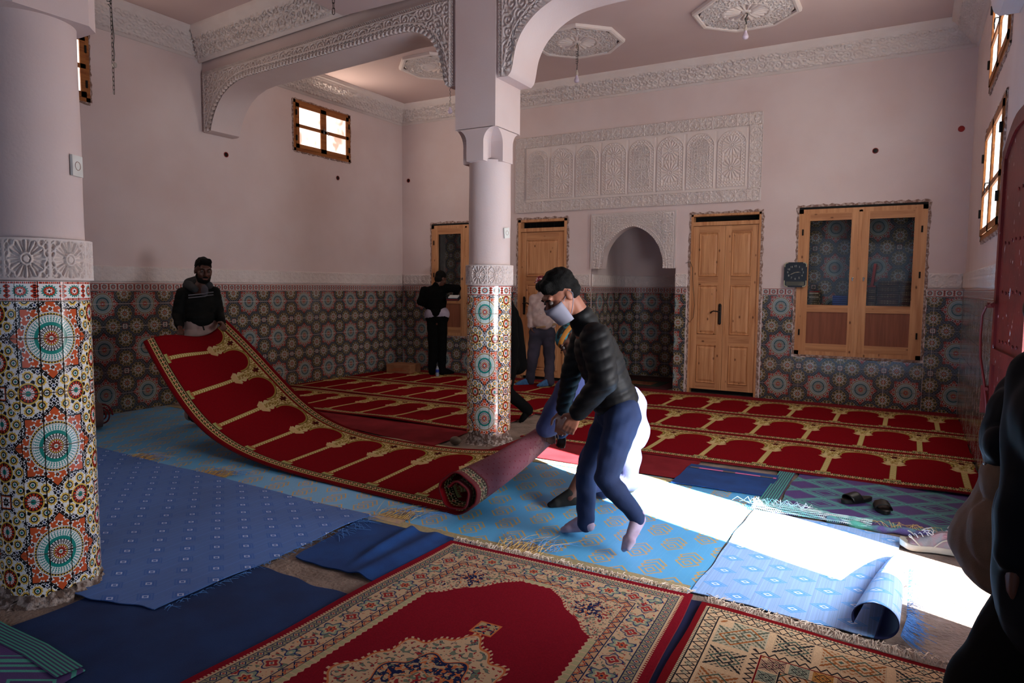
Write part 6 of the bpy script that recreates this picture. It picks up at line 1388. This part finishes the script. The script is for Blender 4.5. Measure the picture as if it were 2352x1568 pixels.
# --- 4. man at the far cupboard, seen from behind
def back_man():
    t = thing('person', 'person in black seen from behind, leaning an arm on the far cupboard with a book', 'person', (-7.15, 9.8, .03))
    S = seen; k = 11.95; hc = S(1013, 640, k); f = Vector((.25, .9, -.40)).normalized(); u = Vector((0, .1, 1)); s = 1.05
    hp, at, M = headparts(hc, f, u, s); nk = S(1004, 655, k-.03); shL = S(976, 668, k-.05); shR = S(1026, 662, k+.05); elL = S(968, 692, k-.1); wrL = S(985, 703, k+.18); elR = S(1050, 662, k-.02); wrR = S(1046, 676, k+.12)
    hiL = S(993, 740, k); hiR = S(1015, 740, k); knL = S(994, 800, k); knR = S(1016, 800, k); anL = S(993, 852, k-.02); anR = S(1015, 853, k-.02)
    blob('body', core(locals())+hp+[('c', at(0, -.02, -.06), nk, .056, .062), ('c', elL, wrL, .038, .028), ('c', elR, wrR, .038, .028)]+hand(wrL, S(1000, 703, k+.3)-wrL, (0, 0, -1), 1, .4, 1)+hand(wrR, S(1042, 676, k+.25)-wrR, (0, 0, -1), 1, .4, 1), .011, M_skin3, t, 3)
    blob('sweater', torso(shL, shR, S(988, 728, k), S(1018, 728, k), .135, .175)+[('c', shL, elL, .085, .08), ('c', elL, wrL, .078, .05), ('c', shR, elR, .08, .07), ('c', elR, wrR, .068, .05), ('c', nk, (shL+shR)/2, .07, .09), ('c', S(980, 690, k), S(990, 705, k), .09, .09)], .014, M_blackwool, t, 4, folds(.006, 18, 3))
    blob('shirt_hem', [('c', S(991, 722.5, k), S(1016, 721, k), .131, .131)], .012, plain('white_shirt', (.62, .58, .64), rough=.9), t, 3)
    blob('trousers', [('c', hiL, knL, .098, .08), ('c', knL, anL, .078, .068), ('c', hiR, knR, .098, .08), ('c', knR, anR, .078, .068), ('c', S(993, 727, k), S(1015, 727, k), .128, .128)], .014, M_blktrous, t, 4, folds(.005, 22, 6))
    for a in (anL, anR): blob('shoe', foot(a+Vector((0, 0, .02)), a+Vector((.10 if a is anR else .02, .19, -.03)), 1.1), .012, M_blktrous, t, 3)
    blob('hair', [('e', at(0, -.025, .045), (.082*s, .10*s, .088*s), M), ('e', at(0, -.05, -.02), (.072*s, .066*s, .075*s), M)], .01, M_hair, t, 2)
    b = thing('book', 'dark book with a white open page held by the person at the far cupboard', 'book', S(1042, 680, k-.12)); q = Matrix.Translation(S(1041, 683, k-.14)) @ Matrix.Rotation(.35, 4, 'Z') @ Matrix.Rotation(.25, 4, 'X')
    MB().box(-.11, .11, -.07, .09, -.04, .0, q).build('cover', plain('navy_cover', (.07, .08, .13), rough=.6), b); MB().box(-.10, .10, -.0715, -.07, -.024, -.016, q).build('red_line', M_redb, b); MB().box(-.075, .085, -.05, .09, .001, .02, q).build('page', plain('white_page', (.85, .85, .84), rough=.8), b)
    w_ = thing('water_bottle', 'small clear bottle with a blue label standing between the feet at the far cupboard', 'bottle', S(1005, 852, 11.7)); c = S(1004.5, 856, 11.72); c.z = .026
    MB().lathe([(0, 0), (.028, .002), (.03, .02), (.03, .12), (.022, .15), (.012, .165), (.012, .18), (0, .18)], c, 14).build('bottle_body', plain('clear_plastic', (.55, .58, .62), rough=.15), w_, True); MB().lathe([(.0308, .07), (.0308, .12)], c, 14).build('blue_label', M_blueb, w_, True)
M_blackwool = plain('black_sweater', (.022, .022, .024), rough=.95, spec=.1, scale=10); M_blktrous = plain('black_trousers', (.03, .031, .034), rough=.9, spec=.1, scale=10)
back_man()

# --- 5. man in a cap with hands in his pockets
def cap_man():
    t = thing('person', 'person in maroon cap and pale shirt standing with hands in pockets by the single door', 'person', (-4.95, 9.5, .03))
    S = seen; k = 10.85; hc = S(1243, 652, k); f = Vector((-.05, -1, -.12)).normalized(); u = Vector((0, 0, 1)); s = 1.05
    hp, at, M = headparts(hc, f, u, s); nk = S(1245, 670, k); shL = S(1226, 686, k); shR = S(1266, 686, k); elL = S(1219, 724, k+.02); elR = S(1273, 722, k+.02); wrL = S(1218, 748, k-.05); wrR = S(1270, 748, k-.04)
    hiL = S(1230, 775, k); hiR = S(1260, 775, k); knL = S(1222, 832, k-.05); knR = S(1262, 830, k-.05); anL = S(1217, 874, k); anR = S(1262, 876, k-.25)
    blob('body', core(locals())+hp+[('c', at(0, -.02, -.06), nk, .058, .064), ('c', elL, wrL, .04, .03), ('c', elR, wrR, .04, .03)]+hand(wrL, S(1226, 762, k-.08)-wrL, (1, 0, 0), 1, .3, 1)+hand(wrR, S(1266, 762, k-.06)-wrR, (-1, 0, 0), 1, .3, -1), .010, M_skin3, t, 3)
    blob('shirt', torso(shL, shR, S(1230, 750, k), S(1262, 750, k), .14, .185)+[('c', shL, elL, .075, .066), ('c', elL, wrL, .062, .048), ('c', shR, elR, .075, .066), ('c', elR, wrR, .062, .048), ('e', S(1247, 738, k-.07), (.17, .14, .14), None), ('c', nk, nk-Vector((0, 0, .05)), .068, .075)], .012, M_shirt, t, 4, folds(.006, 26, 4))
    for kk in range(6): MB().sphere(S(1241+kk*.4, 690+kk*10, k-.155), .007, 6).build('button', M_white, t)
    MB().tube([S(1232, 752, k-.13), S(1250, 750, k-.19), S(1276, 744, k-.08)], .018, 8).build('cloth_belt', plain('ochre_belt', (.60, .48, .36), rough=.9), t, True)
    blob('trousers', [('c', S(1234, 765, k), S(1258, 765, k), .13, .13), ('c', hiL, knL, .108, .088), ('c', knL, anL, .085, .072), ('c', hiR, knR, .108, .088), ('c', knR, anR, .085, .075)], .013, M_slate, t, 4, folds(.006, 22, 7))
    blob('sock', foot(anL, anL+Vector((-.16, -.16, -.05)), 1.05), .012, M_bluesock, t, 3); blob('sock', foot(anR, anR+Vector((-.10, -.18, -.05)), 1.05), .012, M_bluesock, t, 3)
    blob('cap', [('e', at(0, -.01, .055), (.088, .105, .075), M), ('e', at(-.0, .10, .035), (.06, .07, .012), M)], .009, M_maroonc, t, 2); eyes(t, at, s, M_hair)
M_shirt = plain('pale_rose_shirt', (.70, .62, .60), (.64, .55, .54), rough=.9, scale=9); M_slate = plain('slate_violet_trousers', (.20, .18, .24), (.15, .14, .19), rough=.9, scale=6); M_bluesock = plain('blue_socks', (.22, .38, .55), rough=.95, scale=30)
M_maroonc = plain('maroon_patterned_cap', (.42, .08, .14), (.75, .62, .62), rough=.9, scale=30, lo=.52, hi=.56)
cap_man()

# --- 6. man walking behind the middle column
def walk_man():
    t = thing('person', 'person in black walking, mostly hidden behind the middle column', 'person', (-4.1, 7.0, .02))
    S = seen; k = 8.05; hc = S(1150, 662, k); f = Vector((-.9, -.2, -.35)).normalized(); u = Vector((-.2, 0, 1))
    hp, at, M = headparts(hc, f, u, 1.0); nk = S(1160, 688, k); shN = S(1166, 708, k-.14); shF = S(1160, 706, k+.2); hiN = S(1172, 835, k-.08); hiF = S(1166, 835, k+.1)
    elN = S(1178, 790, k-.22); wrN = S(1172, 862, k-.2); elF = S(1140, 780, k+.25); wrF = S(1130, 840, k+.2); knN = S(1160, 895, k-.1); anN = S(1214, 945, k-.02); knF = S(1120, 905, k+.08); anF = S(1112, 940, k+.1)
    anN = S(1213, 942, 7.9); toN = S(1196, 968, 7.86)
    blob('body', core(locals())+hp+[('c', at(0, -.02, -.06), nk, .056, .062), ('c', elN, wrN, .038, .028), ('c', elF, wrF, .038, .028)]+hand(wrN, (0, -.1, -1), (-1, 0, 0), 1, .6, 1)+hand(wrF, (-.1, 0, -1), (-1, 0, 0), 1, .6, 1), .010, M_skin2, t, 3)
    blob('coat', torso(shN, shF, hiN+Vector((0, 0, .02)), hiF+Vector((0, 0, .02)), .15, .18)+[('c', shN, elN, .085, .075), ('c', elN, wrN, .07, .055), ('c', shF, elF, .08, .065), ('c', elF, wrF, .062, .05), ('c', S(1178, 740, k), S(1188, 838, k), .11, .12), ('c', nk, (shN+shF)/2, .08, .1)], .013, M_blackwool, t, 4, folds(.004, 16, 8))
    blob('trousers', [('c', hiN, knN, .105, .08), ('c', knN, anN, .078, .062), ('c', hiF, knF, .10, .078), ('c', knF, anF, .075, .062), ('c', hiN, hiF, .12, .12)], .013, M_blktrous, t, 4, folds(.004, 22, 9))
    blob('sock', foot(anN, toN, 1.0), .010, M_blktrous, t, 3); blob('sock', foot(anF, anF+Vector((-.2, -.03, -.04)), 1.0), .010, M_blktrous, t, 3)
    blob('hair', [('e', at(0, -.022, .045), (.082, .10, .088), M)], .01, M_hair, t, 2); eyes(t, at, 1, M_hair)
walk_man()

# --- 7. crouching person by the doorway, khaki trousers
def crouch():
    t = thing('person', 'person crouching by the doorway in dark jacket and khaki trousers', 'person', (.32, 2.8, 0))
    S = seen; k = 2.2; hc = S(2440, 770, k+.05); f = Vector((.3, .9, -.45)).normalized(); u = Vector((.1, .2, 1))
    hp, at, M = headparts(hc, f, u, 1.0); nk = S(2425, 860, k+.02); shN = S(2400, 925, k-.17); shF = S(2385, 905, k+.17); hiN = S(2330, 1190, k-.10); hiF = S(2335, 1180, k+.10)
    elN = S(2440, 1080, k-.18); wrN = S(2455, 1200, k-.02); elF = S(2430, 1040, k+.25); wrF = S(2440, 1150, k+.35); knN = S(2425, 1260, k+.14); knF = S(2420, 1240, k+.34); anN = S(2370, 1640, k-.02); anF = S(2370, 1590, k+.18)
    blob('body', core(locals())+hp+[('c', at(0, -.02, -.06), nk, .056, .062), ('c', elN, wrN, .038, .028), ('c', elF, wrF, .038, .028)]+hand(wrN, (0, .3, -1), (0, 1, 0), 1, .5, 1)+hand(wrF, (0, .3, -1), (0, 1, 0), 1, .5, -1), .009, M_skin2, t, 3)
    blob('jacket', torso(shN, shF, S(2350, 1060, k-.1), S(2350, 1050, k+.12), .125, .15)+[('c', shN, elN, .075, .065), ('c', elN, wrN, .06, .045), ('c', shF, elF, .075, .065), ('c', elF, wrF, .06, .045), ('c', S(2340, 950, k-.05), S(2302, 1020, k-.02), .09, .062), ('c', S(2302, 1018, k+.08), S(2302, 1022, k-.1), .062, .058), ('c', S(2320, 1060, k-.08), S(2325, 1080, k+.08), .07, .06)], .008, M_navyjkt, t, 4, folds(.005, 26, 4))
    MB().sphere(S(2262, 1064, k-.13), .005, 8).build('snap_button', M_steel, t)
    blob('trousers', [('e', S(2322, 1250, k), (.168, .17, .175), basis(RT, (0, 0, 1))), ('c', S(2338, 1110, k), S(2315, 1260, k), .11, .155), ('c', hiN+Vector((0, 0, -.06)), knN, .125, .085), ('c', knN, anN, .08, .06), ('c', hiF+Vector((0, 0, -.06)), knF, .125, .085), ('c', knF, anF, .08, .06), ('c', S(2330, 1105, k-.08), S(2330, 1105, k+.08), .095, .095)], .008, M_khaki, t, 5, folds(.005, 24, 3))
    for a in (anN, anF): blob('shoe', foot(Vector((a.x, a.y, .115)), Vector((a.x+.04, a.y+.18, .065)), 1.1), .010, plain('brown_leather', (.10, .06, .05), rough=.4), t, 3)
    blob('hair', [('e', at(0, -.022, .045), (.082, .10, .088), M)], .01, M_hair, t, 2); eyes(t, at, 1, M_hair)
M_navyjkt = plain('dark_navy_jacket', (.045, .055, .08), rough=.7, spec=.1, scale=9); M_khaki = plain('khaki_cotton', (.44, .34, .27), (.38, .29, .23), rough=.9, scale=6, bump=.2, bscale=300)
crouch()

# --- 8. dark figure standing at the right edge
def edge_person():
    t = thing('person', 'person in long dark coat standing nearest, cut off by the right edge of the photo', 'person', (.34, 1.9, 0))
    S = seen; k = 1.72; hc = S(2445, 700, k); f = Vector((.1, 1, -.15)).normalized(); u = Vector((0, 0, 1))
    hp, at, M = headparts(hc, f, u, 1.0); nk = S(2450, 790, k+.02); shL = S(2400, 870, k); shR = S(2545, 890, k-.25); elL = S(2365, 1130, k-.05); wrL = S(2332, 1275, k-.02); elR = S(2600, 1150, k-.35); wrR = S(2590, 1350, k-.25)
    hiL = S(2470, 1310, k+.05); hiR = S(2540, 1310, k-.15)
    knL = Vector((hiL.x-.17, hiL.y-.02, .52)); anL = Vector((hiL.x-.30, hiL.y-.05, .09)); knR = Vector((hiR.x+.01, hiR.y-.05, .5)); anR = Vector((hiR.x+.02, hiR.y-.08, .09))
    blob('body', core(locals())+hp+[('c', at(0, -.02, -.06), nk, .056, .062), ('c', elL, wrL, .038, .028), ('c', elR, wrR, .038, .028)]+hand(wrL, Vector((-.1, .1, -1)), (1, .3, 0), 1, .55, 1)+hand(wrR, (0, .1, -1), (-1, 0, 0), 1, .5, 1), .008, M_skin3, t, 3)
    blob('coat', torso(shL, shR, S(2480, 1240, k), S(2540, 1240, k-.15), .13, .165)+[('c', shL, elL, .080, .068), ('c', elL, wrL.lerp(elL, .04), .066, .052), ('c', shR, elR, .075, .065), ('c', elR, wrR, .062, .05), ('c', S(2450, 1180, k), S(2440, 1400, k), .15, .15), ('c', nk, nk-Vector((0, 0, .06)), .07, .09)], .010, M_navyjkt, t, 5, folds(.006, 18, 5))
    blob('trousers', [('c', hiL, hiR, .13, .13), ('c', hiL, knL, .12, .085), ('c', knL, anL, .085, .075), ('c', hiR, knR, .11, .085), ('c', knR, anR, .085, .075)], .010, M_dkbrown, t, 5, folds(.004, 20, 6))
    for a in (anL, anR): blob('shoe', foot(a+Vector((0, 0, .01)), Vector((a.x, a.y+.2, .045)), 1.15), .010, M_blktrous, t, 3)
    blob('hair', [('e', at(0, -.022, .040), (.084, .102, .092), M), ('e', at(0, -.05, -.03), (.075, .065, .08), M)], .008, M_hair, t, 2); eyes(t, at, 1, M_hair)
M_dkbrown = plain('very_dark_brown_cotton', (.06, .045, .045), rough=.9, spec=.1, scale=6)
edge_person()
